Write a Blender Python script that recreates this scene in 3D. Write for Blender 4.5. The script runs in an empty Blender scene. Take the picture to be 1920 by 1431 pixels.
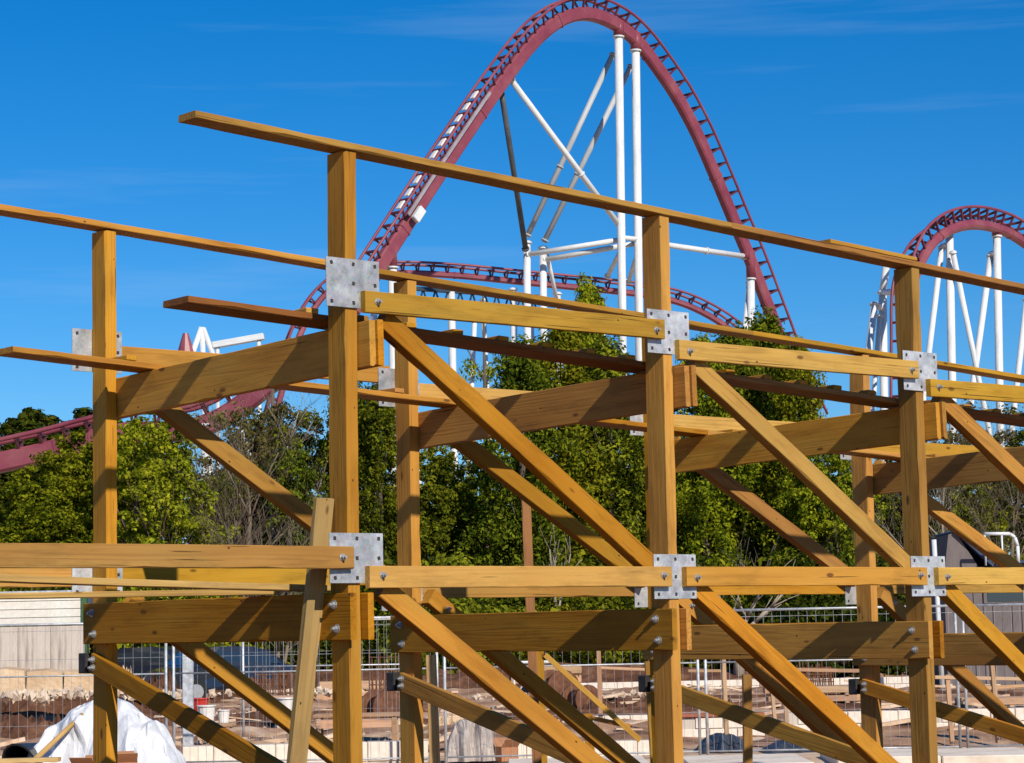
import bpy, bmesh, math, random
import numpy as np
from mathutils import Vector, Matrix, Quaternion
random.seed(7)
rng = np.random.default_rng(11)
scene = bpy.context.scene
C = scene.collection
rad = math.radians

# ------------------------------------------------------------------ camera
FPX, PITCH, ROLL, CAMH = 4314.26, 0.106517, -0.020672, 1.8
cam_d = bpy.data.cameras.new('camera')
cam_d.sensor_width = 36.0
cam_d.lens = FPX * 36.0 / 1920.0
cam_d.clip_start, cam_d.clip_end = 0.1, 4000
cam = bpy.data.objects.new('camera', cam_d)
C.objects.link(cam)
cam.matrix_world = Matrix.Translation((0, 0, CAMH)) @ Matrix.Rotation(math.pi / 2 + PITCH, 4, 'X') @ Matrix.Rotation(ROLL, 4, 'Z')
scene.camera = cam

# frame of the timber structure: u along the track, v across it
PSI = 0.720795
U3 = Vector((math.cos(PSI), math.sin(PSI), 0))
V3 = Vector((-math.sin(PSI), math.cos(PSI), 0))
O3 = Vector((-0.99217, 13.79195, 0))

# ------------------------------------------------------------------ light
LDIR = (U3 * 0.21 + V3 * 1.0 + Vector((0, 0, -0.70))).normalized()
SUN_EL = math.asin(-LDIR.z)
SUN_ROT = math.atan2(-LDIR.x, -LDIR.y)
world = bpy.data.worlds.new('World')
scene.world = world
world.use_nodes = True
wn = world.node_tree
wn.nodes.clear()
w_out = wn.nodes.new('ShaderNodeOutputWorld')
w_bg = wn.nodes.new('ShaderNodeBackground')
w_sky = wn.nodes.new('ShaderNodeTexSky')
w_sky.sky_type = 'NISHITA'
w_sky.sun_disc = False
w_sky.sun_elevation = SUN_EL
w_sky.sun_rotation = SUN_ROT
w_sky.altitude = 0
w_sky.air_density = 1.0
w_sky.dust_density = 0.0
w_sky.ozone_density = 10.0
w_hs = wn.nodes.new('ShaderNodeHueSaturation')
w_hs.inputs['Saturation'].default_value = 1.22
w_hs.inputs['Hue'].default_value = 0.5
w_hs.inputs['Value'].default_value = 1.0
w_bg.inputs['Strength'].default_value = 0.107
# thin cirrus streaks, everywhere in the sky
w_tc = wn.nodes.new('ShaderNodeTexCoord')
w_map = wn.nodes.new('ShaderNodeMapping')
w_map.inputs['Scale'].default_value = (1.6, 1.6, 26.0)
w_map.inputs['Rotation'].default_value = (0.05, -0.06, 0.0)
w_no = wn.nodes.new('ShaderNodeTexNoise')
w_no.inputs['Scale'].default_value = 1.7
w_no.inputs['Detail'].default_value = 5.0
w_no.inputs['Roughness'].default_value = 0.62
w_rp = wn.nodes.new('ShaderNodeMapRange')
w_rp.inputs['From Min'].default_value = 0.56
w_rp.inputs['From Max'].default_value = 0.85
w_rp.inputs['To Max'].default_value = 0.14
w_mx = wn.nodes.new('ShaderNodeMixRGB')
w_mx.inputs['Color2'].default_value = (6.0, 7.2, 8.6, 1)
wl = wn.links.new
wl(w_tc.outputs['Generated'], w_map.inputs['Vector'])
wl(w_map.outputs[0], w_no.inputs['Vector'])
wl(w_no.outputs['Fac'], w_rp.inputs['Value'])
wl(w_sky.outputs[0], w_hs.inputs['Color'])
wl(w_rp.outputs[0], w_mx.inputs['Fac'])
wl(w_hs.outputs[0], w_mx.inputs['Color1'])
wl(w_mx.outputs[0], w_bg.inputs['Color'])
wl(w_bg.outputs[0], w_out.inputs['Surface'])

sun_d = bpy.data.lights.new('sun', 'SUN')
sun_d.energy = 5.0
sun_d.angle = rad(0.53)
sun_d.color = (1.0, 0.93, 0.82)
sun = bpy.data.objects.new('sun', sun_d)
C.objects.link(sun)
sun.rotation_mode = 'QUATERNION'
sun.rotation_quaternion = LDIR.to_track_quat('-Z', 'Y')
sun.location = (30, -40, 50)

scene.render.engine = 'CYCLES'
vs = scene.view_settings
vs.view_transform = 'Standard'
vs.look = 'None'
vs.exposure = 0.0
vs.gamma = 1.0
vs.use_curve_mapping = False
scene.cycles.max_bounces = 6
scene.cycles.diffuse_bounces = 2
scene.cycles.transparent_max_bounces = 8
scene.cycles.use_denoising = True

# ------------------------------------------------------------------ helpers
def ray(px, py):
    a, b = px - 960, py - 715.5
    c, s = math.cos(ROLL), math.sin(ROLL)
    x, y = c * a + s * b, -s * a + c * b
    X, D, Up = x / FPX, 1.0, -y / FPX
    c, s = math.cos(PITCH), math.sin(PITCH)
    return Vector((X, D * c - Up * s, D * s + Up * c))

def at(px, py, depth):
    """world point seen at a photo position, at a given distance"""
    d = ray(px, py)
    return Vector((0, 0, CAMH)) + d * (depth / d.y)

def gx(px, depth):
    """world x of a photo column near the horizon at a given distance"""
    d = ray(px, 1176 - 0.0207 * (px - 960))
    return d.x * depth / d.y

def on_plane(px, py, P0, h):
    """where the sight line meets the vertical plane through P0 with direction h"""
    d = ray(px, py)
    n = Vector((-h.y, h.x, 0))
    c = Vector((0, 0, CAMH))
    return c + d * ((P0 - c).dot(n) / d.dot(n))

def tag(o, label, cat, group=None, kind=None):
    if label: o['label'] = label
    if cat: o['category'] = cat
    if group: o['group'] = group
    o['kind'] = kind or 'thing'
    return o

def empty(name, loc=(0, 0, 0), rz=0.0):
    o = bpy.data.objects.new(name, None)
    C.objects.link(o)
    o.location = loc
    o.rotation_euler = (0, 0, rz)
    o.empty_display_size = 0.3
    return o

def link(name, me, mat, parent=None, mtx=None):
    o = bpy.data.objects.new(name, me)
    C.objects.link(o)
    if mat is not None and not me.materials:
        me.materials.append(mat)
    if parent is not None:
        o.parent = parent
    if mtx is not None:
        o.matrix_basis = mtx
    return o

def mesh_np(name, verts, faces, smooth=False):
    me = bpy.data.meshes.new(name)
    me.from_pydata([tuple(v) for v in verts], [], [tuple(f) for f in faces])
    if smooth:
        me.polygons.foreach_set('use_smooth', [True] * len(me.polygons))
    me.update()
    return me

_box = {}
def box_mesh(l, w, h, bev=0.004, key=None):
    """bevelled box, length along x, centred"""
    k = (round(l, 3), round(w, 3), round(h, 3), round(bev, 4), key)
    if k in _box:
        return _box[k]
    bm = bmesh.new()
    bmesh.ops.create_cube(bm, size=1.0)
    bmesh.ops.scale(bm, vec=(l, w, h), verts=bm.verts)
    if bev > 0:
        bmesh.ops.bevel(bm, geom=list(bm.edges), offset=min(bev, min(l, w, h) * 0.3), segments=1, affect='EDGES')
    me = bpy.data.meshes.new('box')
    bm.to_mesh(me)
    bm.free()
    _box[k] = me
    return me

def frame(p0, p1, up=Vector((0, 0, 1))):
    p0, p1 = Vector(p0), Vector(p1)
    x = (p1 - p0).normalized()
    y = up.cross(x)
    if y.length < 1e-4:
        y = Vector((0, 1, 0)).cross(x)
    y.normalize()
    z = x.cross(y)
    m = Matrix((x, y, z)).transposed().to_4x4()
    m.translation = (p0 + p1) / 2
    return m

def timber_mesh(l, w, h):
    """sawn timber: slightly bowed, with uneven worn edges and a few dents"""
    n = max(6, int(l / 0.16))
    by, bz = random.uniform(-1, 1) * 0.0022 * l, random.uniform(-1, 1) * 0.0016 * l
    vs_, fs = [], []
    for i in range(n + 1):
        t = i / n
        bow = 4 * t * (1 - t)
        oy, oz = by * bow, bz * bow
        cs = [random.uniform(0.002, 0.006) + (random.uniform(0.004, 0.011) if random.random() < 0.09 else 0) for _ in range(4)]
        y, z = w / 2, h / 2
        x = -l / 2 + l * t
        if i in (0, n):
            x += random.uniform(-0.003, 0.003)
        sec = [(-y + cs[0], -z), (y - cs[1], -z), (y, -z + cs[1]), (y, z - cs[2]), (y - cs[2], z), (-y + cs[3], z), (-y, z - cs[3]), (-y, -z + cs[0])]
        for a, b in sec:
            vs_.append((x, a + oy + random.uniform(-1, 1) * 0.0004, b + oz + random.uniform(-1, 1) * 0.0004))
    for i in range(n):
        for j in range(8):
            fs.append((i * 8 + j, (i + 1) * 8 + j, (i + 1) * 8 + (j + 1) % 8, i * 8 + (j + 1) % 8))
    fs.append(tuple(range(8)))
    fs.append(tuple(n * 8 + j for j in range(8))[::-1])
    return mesh_np('timber', vs_, fs)

def board(name, parent, p0, p1, w, h, mat, up=Vector((0, 0, 1)), bev=0.004, twist=0.0):
    if mat.name in WOODS and (Vector(p1) - Vector(p0)).length > 0.5:
        m = frame(p0, p1, Vector(up))
        if twist: m = m @ Matrix.Rotation(twist, 4, 'X')
        return link(name, timber_mesh((Vector(p1) - Vector(p0)).length, w, h), mat, parent, m)
    l = (Vector(p1) - Vector(p0)).length
    m = frame(p0, p1, Vector(up))
    if twist:
        m = m @ Matrix.Rotation(twist, 4, 'X')
    return link(name, box_mesh(l, w, h, bev, mat.name), mat, parent, m)

def block(name, parent, lo, hi, mat, bev=0.004):
    lo, hi = Vector(lo), Vector(hi)
    d = hi - lo
    return link(name, box_mesh(d.x, d.y, d.z, bev, mat.name), mat, parent, Matrix.Translation((lo + hi) / 2))

_tube = {}
def tube_mesh(l, r, n=12, r2=None, key=None):
    k = (round(l, 2), round(r, 3), n, r2, key)
    if k in _tube:
        return _tube[k]
    r2 = r if r2 is None else r2
    vs_, fs = [], []
    for x, rr in ((-l / 2, r), (l / 2, r2)):
        for i in range(n):
            a = 2 * math.pi * i / n
            vs_.append((x, rr * math.cos(a), rr * math.sin(a)))
    for i in range(n):
        fs.append((i, (i + 1) % n, n + (i + 1) % n, n + i))
    fs.append(tuple(range(n))[::-1])
    fs.append(tuple(range(n, 2 * n)))
    me = mesh_np('tube', vs_, fs)
    for p in me.polygons[:-2]:
        p.use_smooth = True
    _tube[k] = me
    return me

def tube(name, parent, p0, p1, r, mat, n=12, r2=None):
    l = (Vector(p1) - Vector(p0)).length
    return link(name, tube_mesh(l, r, n, r2, mat.name), mat, parent, frame(p0, p1))

WOODS = ('treated_pine', 'yellow_pine', 'larch_plank', 'pale_pine', 'site_timber')
class MB:
    """collects boxes and tubes into ONE mesh"""
    def __init__(self):
        self.v, self.f = [], []
    def box(self, p0, p1, w, h, up=Vector((0, 0, 1))):
        m = frame(p0, p1, up)
        l = (Vector(p1) - Vector(p0)).length / 2
        b = len(self.v)
        for x in (-l, l):
            for y in (-w / 2, w / 2):
                for z in (-h / 2, h / 2):
                    self.v.append(tuple(m @ Vector((x, y, z))))
        for q in ((0, 1, 3, 2), (4, 6, 7, 5), (0, 4, 5, 1), (2, 3, 7, 6), (0, 2, 6, 4), (1, 5, 7, 3)):
            self.f.append(tuple(b + i for i in q))
    def tube(self, p0, p1, r, n=6, r2=None):
        m = frame(p0, p1)
        l = (Vector(p1) - Vector(p0)).length / 2
        b = len(self.v)
        for x, rr in ((-l, r), (l, r if r2 is None else r2)):
            for i in range(n):
                a = 2 * math.pi * i / n
                self.v.append(tuple(m @ Vector((x, rr * math.cos(a), rr * math.sin(a)))))
        for i in range(n):
            self.f.append((b + i, b + (i + 1) % n, b + n + (i + 1) % n, b + n + i))
        self.f.append(tuple(b + i for i in range(n))[::-1])
        self.f.append(tuple(b + n + i for i in range(n)))
    def sweep(self, pts, prof_fn, closed_prof=True):
        """pts: list of (pos, A, B) frames; prof_fn: list of (a, b) section points"""
        b = len(self.v); n = len(prof_fn)
        for P, A, B in pts:
            for a, c in prof_fn:
                self.v.append(tuple(P + A * a + B * c))
        for i in range(len(pts) - 1):
            for j in range(n):
                q = (b + i * n + j, b + i * n + (j + 1) % n, b + (i + 1) * n + (j + 1) % n, b + (i + 1) * n + j)
                self.f.append(q)
        self.f.append(tuple(b + j for j in range(n))[::-1])
        self.f.append(tuple(b + (len(pts) - 1) * n + j for j in range(n)))
    def build(self, name, mat, parent=None, smooth=False):
        me = mesh_np(name, self.v, self.f, smooth)
        bm = bmesh.new(); bm.from_mesh(me)
        bmesh.ops.recalc_face_normals(bm, faces=bm.faces)
        bm.to_mesh(me); bm.free()
        return link(name, me, mat, parent)

# ------------------------------------------------------------------ materials
def new_mat(name):
    m = bpy.data.materials.new(name)
    m.use_nodes = True
    nt = m.node_tree
    b = nt.nodes['Principled BSDF']
    return m, nt, b

def node(nt, t, **kw):
    n = nt.nodes.new(t)
    for k, v in kw.items():
        if k in n.inputs: n.inputs[k].default_value = v
        else: setattr(n, k, v)
    return n

def ramp(nt, stops):
    r = nt.nodes.new('ShaderNodeValToRGB')
    e = r.color_ramp.elements
    while len(e) < len(stops): e.new(0.5)
    for i, (p, c) in enumerate(stops):
        e[i].position = p
        e[i].color = (*c, 1)
    return r

def mathn(nt, op, a=None, b=None):
    n = nt.nodes.new('ShaderNodeMath'); n.operation = op
    for i, x in enumerate((a, b)):
        if x is None: continue
        if isinstance(x, (int, float)): n.inputs[i].default_value = x
        else: nt.links.new(x, n.inputs[i])
    return n.outputs[0]

def mixc(nt, fac, a, b, mode='MIX'):
    n = nt.nodes.new('ShaderNodeMixRGB'); n.blend_type = mode
    for i, x in enumerate((fac, a, b)):
        if isinstance(x, (int, float)): n.inputs[i].default_value = x
        elif isinstance(x, tuple): n.inputs[i].default_value = (*x, 1)
        else: nt.links.new(x, n.inputs[i])
    return n.outputs[0]

def wood_mat(name, light, dark, tint, rough=0.62, knots=1.0):
    m, nt, b = new_mat(name)
    L = nt.links.new
    tc = node(nt, 'ShaderNodeTexCoord')
    oi = node(nt, 'ShaderNodeObjectInfo')
    offs = nt.nodes.new('ShaderNodeVectorMath'); offs.operation = 'SCALE'
    offs.inputs[0].default_value = (91.7, 53.1, 37.3)
    L(oi.outputs['Random'], offs.inputs['Scale'])
    add = nt.nodes.new('ShaderNodeVectorMath'); add.operation = 'ADD'
    L(tc.outputs['Object'], add.inputs[0]); L(offs.outputs[0], add.inputs[1])
    def mp(s):
        n = node(nt, 'ShaderNodeMapping'); n.inputs['Scale'].default_value = s
        L(add.outputs[0], n.inputs['Vector']); return n.outputs[0]
    # year rings: bands of a slow noise stretched along the board
    n1 = node(nt, 'ShaderNodeTexNoise', Scale=1.0, Detail=1.5, Roughness=0.4); L(mp((0.30, 8.5, 8.5)), n1.inputs['Vector'])
    bands = mathn(nt, 'SINE', mathn(nt, 'MULTIPLY', n1.outputs['Fac'], 58.0))
    bands = mathn(nt, 'MULTIPLY_ADD', bands, 0.5); nt.nodes[-1].inputs[2].default_value = 0.5
    bands = mathn(nt, 'POWER', bands, 2.2)
    # fine fibre
    n2 = node(nt, 'ShaderNodeTexNoise', Scale=1.0, Detail=4.0, Roughness=0.6); L(mp((2.2, 120, 120)), n2.inputs['Vector'])
    # broad patches
    n3 = node(nt, 'ShaderNodeTexNoise', Scale=1.0, Detail=2.0); L(mp((0.9, 3.0, 3.0)), n3.inputs['Vector'])
    r3 = node(nt, 'ShaderNodeMapRange'); r3.inputs['From Min'].default_value = 0.3; r3.inputs['From Max'].default_value = 0.7
    L(n3.outputs['Fac'], r3.inputs['Value'])
    base = mixc(nt, r3.outputs[0], dark, light)
    n6 = node(nt, 'ShaderNodeTexNoise', Scale=1.0, Detail=1.0); L(mp((0.7, 2.4, 2.4)), n6.inputs['Vector'])
    bandmask = node(nt, 'ShaderNodeMapRange'); bandmask.inputs['From Min'].default_value = 0.38; bandmask.inputs['From Max'].default_value = 0.68; bandmask.inputs['To Min'].default_value = 0.05; bandmask.inputs['To Max'].default_value = 0.46
    L(n6.outputs['Fac'], bandmask.inputs['Value'])
    col = mixc(nt, mathn(nt, 'MULTIPLY', bands, bandmask.outputs[0]), base, (dark[0] * 0.50, dark[1] * 0.42, dark[2] * 0.4))
    col = mixc(nt, mathn(nt, 'MULTIPLY', n2.outputs['Fac'], 0.45), col, (light[0] * 0.62, light[1] * 0.58, light[2] * 0.55))
    # greenish preservative patches
    n4 = node(nt, 'ShaderNodeTexNoise', Scale=1.0, Detail=3.0); L(mp((1.1, 4.5, 4.5)), n4.inputs['Vector'])
    g = node(nt, 'ShaderNodeMapRange'); g.inputs['From Min'].default_value = 0.5; g.inputs['From Max'].default_value = 0.8; g.inputs['To Max'].default_value = 0.55
    L(n4.outputs['Fac'], g.inputs['Value'])
    col = mixc(nt, g.outputs[0], col, tint)
    # knots
    vo = node(nt, 'ShaderNodeTexVoronoi', Scale=1.0, Randomness=1.0); L(mp((2.6, 6.5, 6.5)), vo.inputs['Vector'])
    k = node(nt, 'ShaderNodeMapRange'); k.inputs['From Min'].default_value = 0.075; k.inputs['From Max'].default_value = 0.125; k.inputs['To Min'].default_value = 0.85 * knots; k.inputs['To Max'].default_value = 0.0
    L(vo.outputs['Distance'], k.inputs['Value'])
    sel = mathn(nt, 'GREATER_THAN', mathn(nt, 'FRACT', mathn(nt, 'MULTIPLY', vo.outputs['Color'], 7.3)), 0.25)
    kf = mathn(nt, 'MULTIPLY', k.outputs[0], sel)
    col = mixc(nt, kf, col, (0.12, 0.045, 0.012))
    # weather stains
    n7 = node(nt, 'ShaderNodeTexNoise', Scale=1.0, Detail=5.0, Roughness=0.65); L(mp((2.2, 11, 11)), n7.inputs['Vector'])
    st = node(nt, 'ShaderNodeMapRange'); st.inputs['From Min'].default_value = 0.50; st.inputs['From Max'].default_value = 0.74; st.inputs['To Max'].default_value = 0.62
    L(n7.outputs['Fac'], st.inputs['Value'])
    col = mixc(nt, st.outputs[0], col, (dark[0] * 0.52, dark[1] * 0.55, dark[2] * 0.75))
    # nail holes and bruises
    v2 = node(nt, 'ShaderNodeTexVoronoi', Scale=1.0, Randomness=1.0); L(mp((5.0, 9.0, 9.0)), v2.inputs['Vector'])
    nh = node(nt, 'ShaderNodeMapRange'); nh.inputs['From Min'].default_value = 0.045; nh.inputs['From Max'].default_value = 0.062; nh.inputs['To Min'].default_value = 0.9; nh.inputs['To Max'].default_value = 0.0
    L(v2.outputs['Distance'], nh.inputs['Value'])
    col = mixc(nt, mathn(nt, 'MULTIPLY', nh.outputs[0], mathn(nt, 'GREATER_THAN', mathn(nt, 'FRACT', mathn(nt, 'MULTIPLY', v2.outputs['Color'], 5.1)), 0.35)), col, (0.03, 0.014, 0.006))
    # drying cracks
    n5 = node(nt, 'ShaderNodeTexNoise', Scale=1.0, Detail=2.0, Roughness=0.5); L(mp((1.1, 75, 75)), n5.inputs['Vector'])
    cr = node(nt, 'ShaderNodeMapRange'); cr.inputs['From Min'].default_value = 0.285; cr.inputs['From Max'].default_value = 0.30; cr.inputs['To Min'].default_value = 0.8; cr.inputs['To Max'].default_value = 0.0
    L(n5.outputs['Fac'], cr.inputs['Value'])
    col = mixc(nt, cr.outputs[0], col, (0.055, 0.025, 0.01))
    # each board its own tone
    hs = node(nt, 'ShaderNodeHueSaturation')
    v = node(nt, 'ShaderNodeMapRange'); v.inputs['To Min'].default_value = 0.66; v.inputs['To Max'].default_value = 1.10
    L(oi.outputs['Random'], v.inputs['Value'])
    h = node(nt, 'ShaderNodeMapRange'); h.inputs['To Min'].default_value = 0.496; h.inputs['To Max'].default_value = 0.513
    L(mathn(nt, 'FRACT', mathn(nt, 'MULTIPLY', oi.outputs['Random'], 13.7)), h.inputs['Value'])
    sa = node(nt, 'ShaderNodeMapRange'); sa.inputs['To Min'].default_value = 0.92; sa.inputs['To Max'].default_value = 1.03
    L(mathn(nt, 'FRACT', mathn(nt, 'MULTIPLY', oi.outputs['Random'], 29.3)), sa.inputs['Value']); L(sa.outputs[0], hs.inputs['Saturation'])
    L(h.outputs[0], hs.inputs['Hue']); L(v.outputs[0], hs.inputs['Value']); L(col, hs.inputs['Color'])
    L(hs.outputs[0], b.inputs['Base Color'])
    b.inputs['Roughness'].default_value = rough
    b.inputs['Specular IOR Level'].default_value = 0.10
    bp = node(nt, 'ShaderNodeBump', Strength=0.5, Distance=0.004)
    ht = mathn(nt, 'SUBTRACT', mathn(nt, 'ADD', n2.outputs['Fac'], mathn(nt, 'MULTIPLY', bands, -0.3)), mathn(nt, 'MULTIPLY', cr.outputs[0], 2.0))
    L(ht, bp.inputs['Height']); L(bp.outputs[0], b.inputs['Normal'])
    return m

def noisy(name, c1, c2, scale=3.0, rough=0.8, bump=0.0, metallic=0.0, detail=5.0, coord='Object', c3=None, spec=0.3, stretch=(1, 1, 1), dist=0.02):
    m, nt, b = new_mat(name)
    L = nt.links.new
    tc = node(nt, 'ShaderNodeTexCoord')
    mp = node(nt, 'ShaderNodeMapping'); mp.inputs['Scale'].default_value = stretch
    L(tc.outputs[coord], mp.inputs['Vector'])
    n = node(nt, 'ShaderNodeTexNoise', Scale=scale, Detail=detail, Roughness=0.6)
    L(mp.outputs[0], n.inputs['Vector'])
    st = [(0.32, c1), (0.68, c2)] if c3 is None else [(0.3, c1), (0.52, c2), (0.72, c3)]
    r = ramp(nt, st)
    L(n.outputs['Fac'], r.inputs['Fac'])
    n2 = node(nt, 'ShaderNodeTexNoise', Scale=scale * 9, Detail=4.0)
    L(mp.outputs[0], n2.inputs['Vector'])
    mr = node(nt, 'ShaderNodeMapRange'); mr.inputs['To Min'].default_value = 0.8; mr.inputs['To Max'].default_value = 1.15
    L(n2.outputs['Fac'], mr.inputs['Value'])
    hs = node(nt, 'ShaderNodeHueSaturation')
    L(r.outputs['Color'], hs.inputs['Color']); L(mr.outputs[0], hs.inputs['Value'])
    L(hs.outputs[0], b.inputs['Base Color'])
    b.inputs['Roughness'].default_value = rough
    b.inputs['Metallic'].default_value = metallic
    b.inputs['Specular IOR Level'].default_value = spec
    if bump:
        bp = node(nt, 'ShaderNodeBump', Strength=bump, Distance=dist)
        L(mathn(nt, 'ADD', n.outputs['Fac'], mathn(nt, 'MULTIPLY', n2.outputs['Fac'], 0.5)), bp.inputs['Height'])
        L(bp.outputs[0], b.inputs['Normal'])
    return m

M = {}
M['wood'] = wood_mat('treated_pine', (0.62, 0.285, 0.034), (0.43, 0.170, 0.016), (0.45, 0.265, 0.048))
M['wood_ledger'] = wood_mat('yellow_pine', (0.67, 0.345, 0.055), (0.51, 0.235, 0.028), (0.50, 0.31, 0.065))
M['wood_red'] = wood_mat('larch_plank', (0.40, 0.165, 0.045), (0.27, 0.10, 0.028), (0.22, 0.09, 0.03))
M['wood_pale'] = wood_mat('pale_pine', (0.66, 0.40, 0.15), (0.50, 0.28, 0.09), (0.48, 0.33, 0.13))
M['wood_site'] = wood_mat('site_timber', (0.70, 0.42, 0.25), (0.55, 0.30, 0.16), (0.50, 0.34, 0.22))

def galv(name):
    m, nt, b = new_mat(name)
    L = nt.links.new
    tc = node(nt, 'ShaderNodeTexCoord')
    oi = node(nt, 'ShaderNodeObjectInfo')
    add = nt.nodes.new('ShaderNodeVectorMath'); add.operation = 'ADD'
    L(tc.outputs['Object'], add.inputs[0]); L(oi.outputs['Random'], add.inputs[1])
    vo = node(nt, 'ShaderNodeTexVoronoi', Scale=70.0); L(add.outputs[0], vo.inputs['Vector'])
    no = node(nt, 'ShaderNodeTexNoise', Scale=9.0, Detail=6.0, Roughness=0.7); L(add.outputs[0], no.inputs['Vector'])
    r = ramp(nt, [(0.30, (0.30, 0.31, 0.32)), (0.5, (0.50, 0.51, 0.52)), (0.72, (0.72, 0.73, 0.74))])
    L(no.outputs['Fac'], r.inputs['Fac'])
    c = mixc(nt, 0.18, r.outputs['Color'], vo.outputs['Color'], 'SOFT_LIGHT')
    n9 = node(nt, 'ShaderNodeTexNoise', Scale=5.0, Detail=5.0, Roughness=0.7); L(tc.outputs['Object'], n9.inputs['Vector'])
    n9.noise_dimensions = '4D'; L(mathn(nt, 'MULTIPLY', oi.outputs['Random'], 60.0), n9.inputs['W'])
    rs = node(nt, 'ShaderNodeMapRange'); rs.inputs['From Min'].default_value = 0.56; rs.inputs['From Max'].default_value = 0.8; rs.inputs['To Max'].default_value = 0.45
    L(n9.outputs['Fac'], rs.inputs['Value'])
    c = mixc(nt, rs.outputs[0], c, (0.16, 0.15, 0.14))
    vv = node(nt, 'ShaderNodeMapRange'); vv.inputs['To Min'].default_value = 0.78; vv.inputs['To Max'].default_value = 1.12
    L(oi.outputs['Random'], vv.inputs['Value'])
    hv = node(nt, 'ShaderNodeHueSaturation'); L(c, hv.inputs['Color']); L(vv.outputs[0], hv.inputs['Value']); c = hv.outputs[0]
    L(c, b.inputs['Base Color'])
    b.inputs['Metallic'].default_value = 0.45
    rr = node(nt, 'ShaderNodeMapRange'); rr.inputs['To Min'].default_value = 0.42; rr.inputs['To Max'].default_value = 0.66
    L(no.outputs['Fac'], rr.inputs['Value']); L(rr.outputs[0], b.inputs['Roughness'])
    return m
M['galv'] = galv('galvanised_steel')
M['steel'] = noisy('zinc_bolt', (0.30, 0.30, 0.30), (0.46, 0.46, 0.46), 40, 0.5, metallic=0.5)
M['dark_steel'] = noisy('dark_steel', (0.035, 0.033, 0.032), (0.07, 0.06, 0.055), 12, 0.55, metallic=0.3)
M['maroon'] = noisy('maroon_paint', (0.175, 0.030, 0.050), (0.235, 0.050, 0.070), 0.5, 0.42, detail=6, c3=(0.28, 0.085, 0.092), spec=0.4)
M['maroon_dark'] = noisy('maroon_tie_paint', (0.09, 0.02, 0.035), (0.14, 0.035, 0.05), 1.2, 0.5)
M['white'] = noisy('white_paint', (0.50, 0.51, 0.50), (0.66, 0.67, 0.66), 0.7, 0.45, detail=7, c3=(0.72, 0.73, 0.72), stretch=(0.4, 2, 2))
M['strut_grey'] = noisy('strut_grey', (0.34, 0.36, 0.37), (0.46, 0.48, 0.49), 0.8, 0.5, stretch=(0.4, 2, 2))  # grey for two struts, darker than the white columns
M['strut_dark_grey'] = noisy('strut_dark_grey', (0.045, 0.055, 0.062), (0.09, 0.10, 0.11), 0.8, 0.5)  # darkest grey, for a single strut
M['cream_panel'] = noisy('cream_panel', (0.74, 0.64, 0.54), (0.84, 0.76, 0.68), 2, 0.5)
M['grey_cover'] = noisy('grey_cover', (0.26, 0.22, 0.24), (0.36, 0.32, 0.34), 2, 0.5)
M['navy'] = noisy('navy_steel', (0.012, 0.03, 0.055), (0.02, 0.05, 0.08), 2, 0.45)
M['concrete'] = noisy('cream_concrete', (0.60, 0.49, 0.38), (0.76, 0.65, 0.53), 1.4, 0.85, bump=0.4, c3=(0.82, 0.73, 0.62))
M['concrete_grey'] = noisy('stained_concrete', (0.27, 0.22, 0.18), (0.56, 0.48, 0.40), 2.2, 0.9, bump=0.4, stretch=(3.2, 3.2, 0.35), c3=(0.60, 0.53, 0.45))
M['soil'] = noisy('brown_soil', (0.050, 0.020, 0.010), (0.115, 0.048, 0.024), 1.8, 0.95, bump=0.9, c3=(0.22, 0.115, 0.065), dist=0.08)
M['soil_tan'] = noisy('tan_soil', (0.50, 0.32, 0.17), (0.66, 0.47, 0.29), 1.2, 0.95, bump=0.8, c3=(0.74, 0.57, 0.38), dist=0.06)
M['ground'] = noisy('sandy_ground', (0.26, 0.13, 0.07), (0.62, 0.44, 0.29), 0.55, 0.95, bump=0.7, c3=(0.78, 0.63, 0.47), dist=0.04, detail=10)
M['earth'] = noisy('red_brown_earth', (0.10, 0.042, 0.020), (0.38, 0.215, 0.125), 0.7, 0.95, bump=0.9, c3=(0.70, 0.53, 0.36), dist=0.05, detail=9)
M['debris'] = noisy('weathered_boards', (0.42, 0.26, 0.15), (0.66, 0.46, 0.30), 3.0, 0.85, c3=(0.76, 0.60, 0.44))
M['rubble'] = noisy('rubble_stone', (0.46, 0.33, 0.23), (0.72, 0.58, 0.43), 2.5, 0.9, bump=0.5)
M['tarp'] = noisy('white_tarp', (0.60, 0.61, 0.63), (0.72, 0.72, 0.74), 2.0, 0.5, bump=0.25, dist=0.03)
M['black'] = noisy('black_plastic', (0.008, 0.008, 0.009), (0.018, 0.018, 0.02), 6, 0.35, bump=0.2)
M['tarp_and_shadow'] = noisy('slate_tarp_and_shadow', (0.03, 0.036, 0.05), (0.065, 0.075, 0.095), 3, 0.45, bump=0.3)  # dark sheeting, also the sheet that stands in for a ground shadow
M['blue'] = noisy('blue_tarp', (0.010, 0.05, 0.26), (0.02, 0.085, 0.36), 6, 0.4, bump=0.3)
M['card'] = noisy('cardboard', (0.34, 0.155, 0.075), (0.42, 0.20, 0.10), 5, 0.8)
M['red'] = noisy('red_plastic', (0.45, 0.03, 0.02), (0.55, 0.045, 0.03), 5, 0.45)
M['brick'] = noisy('red_brick', (0.30, 0.09, 0.05), (0.40, 0.14, 0.08), 4, 0.85)
M['white_pl'] = noisy('white_plastic', (0.66, 0.62, 0.57), (0.80, 0.77, 0.72), 4, 0.5)
M['grey_bag'] = noisy('grey_sack', (0.30, 0.25, 0.22), (0.50, 0.43, 0.38), 4, 0.75, bump=0.4, dist=0.02)
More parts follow.
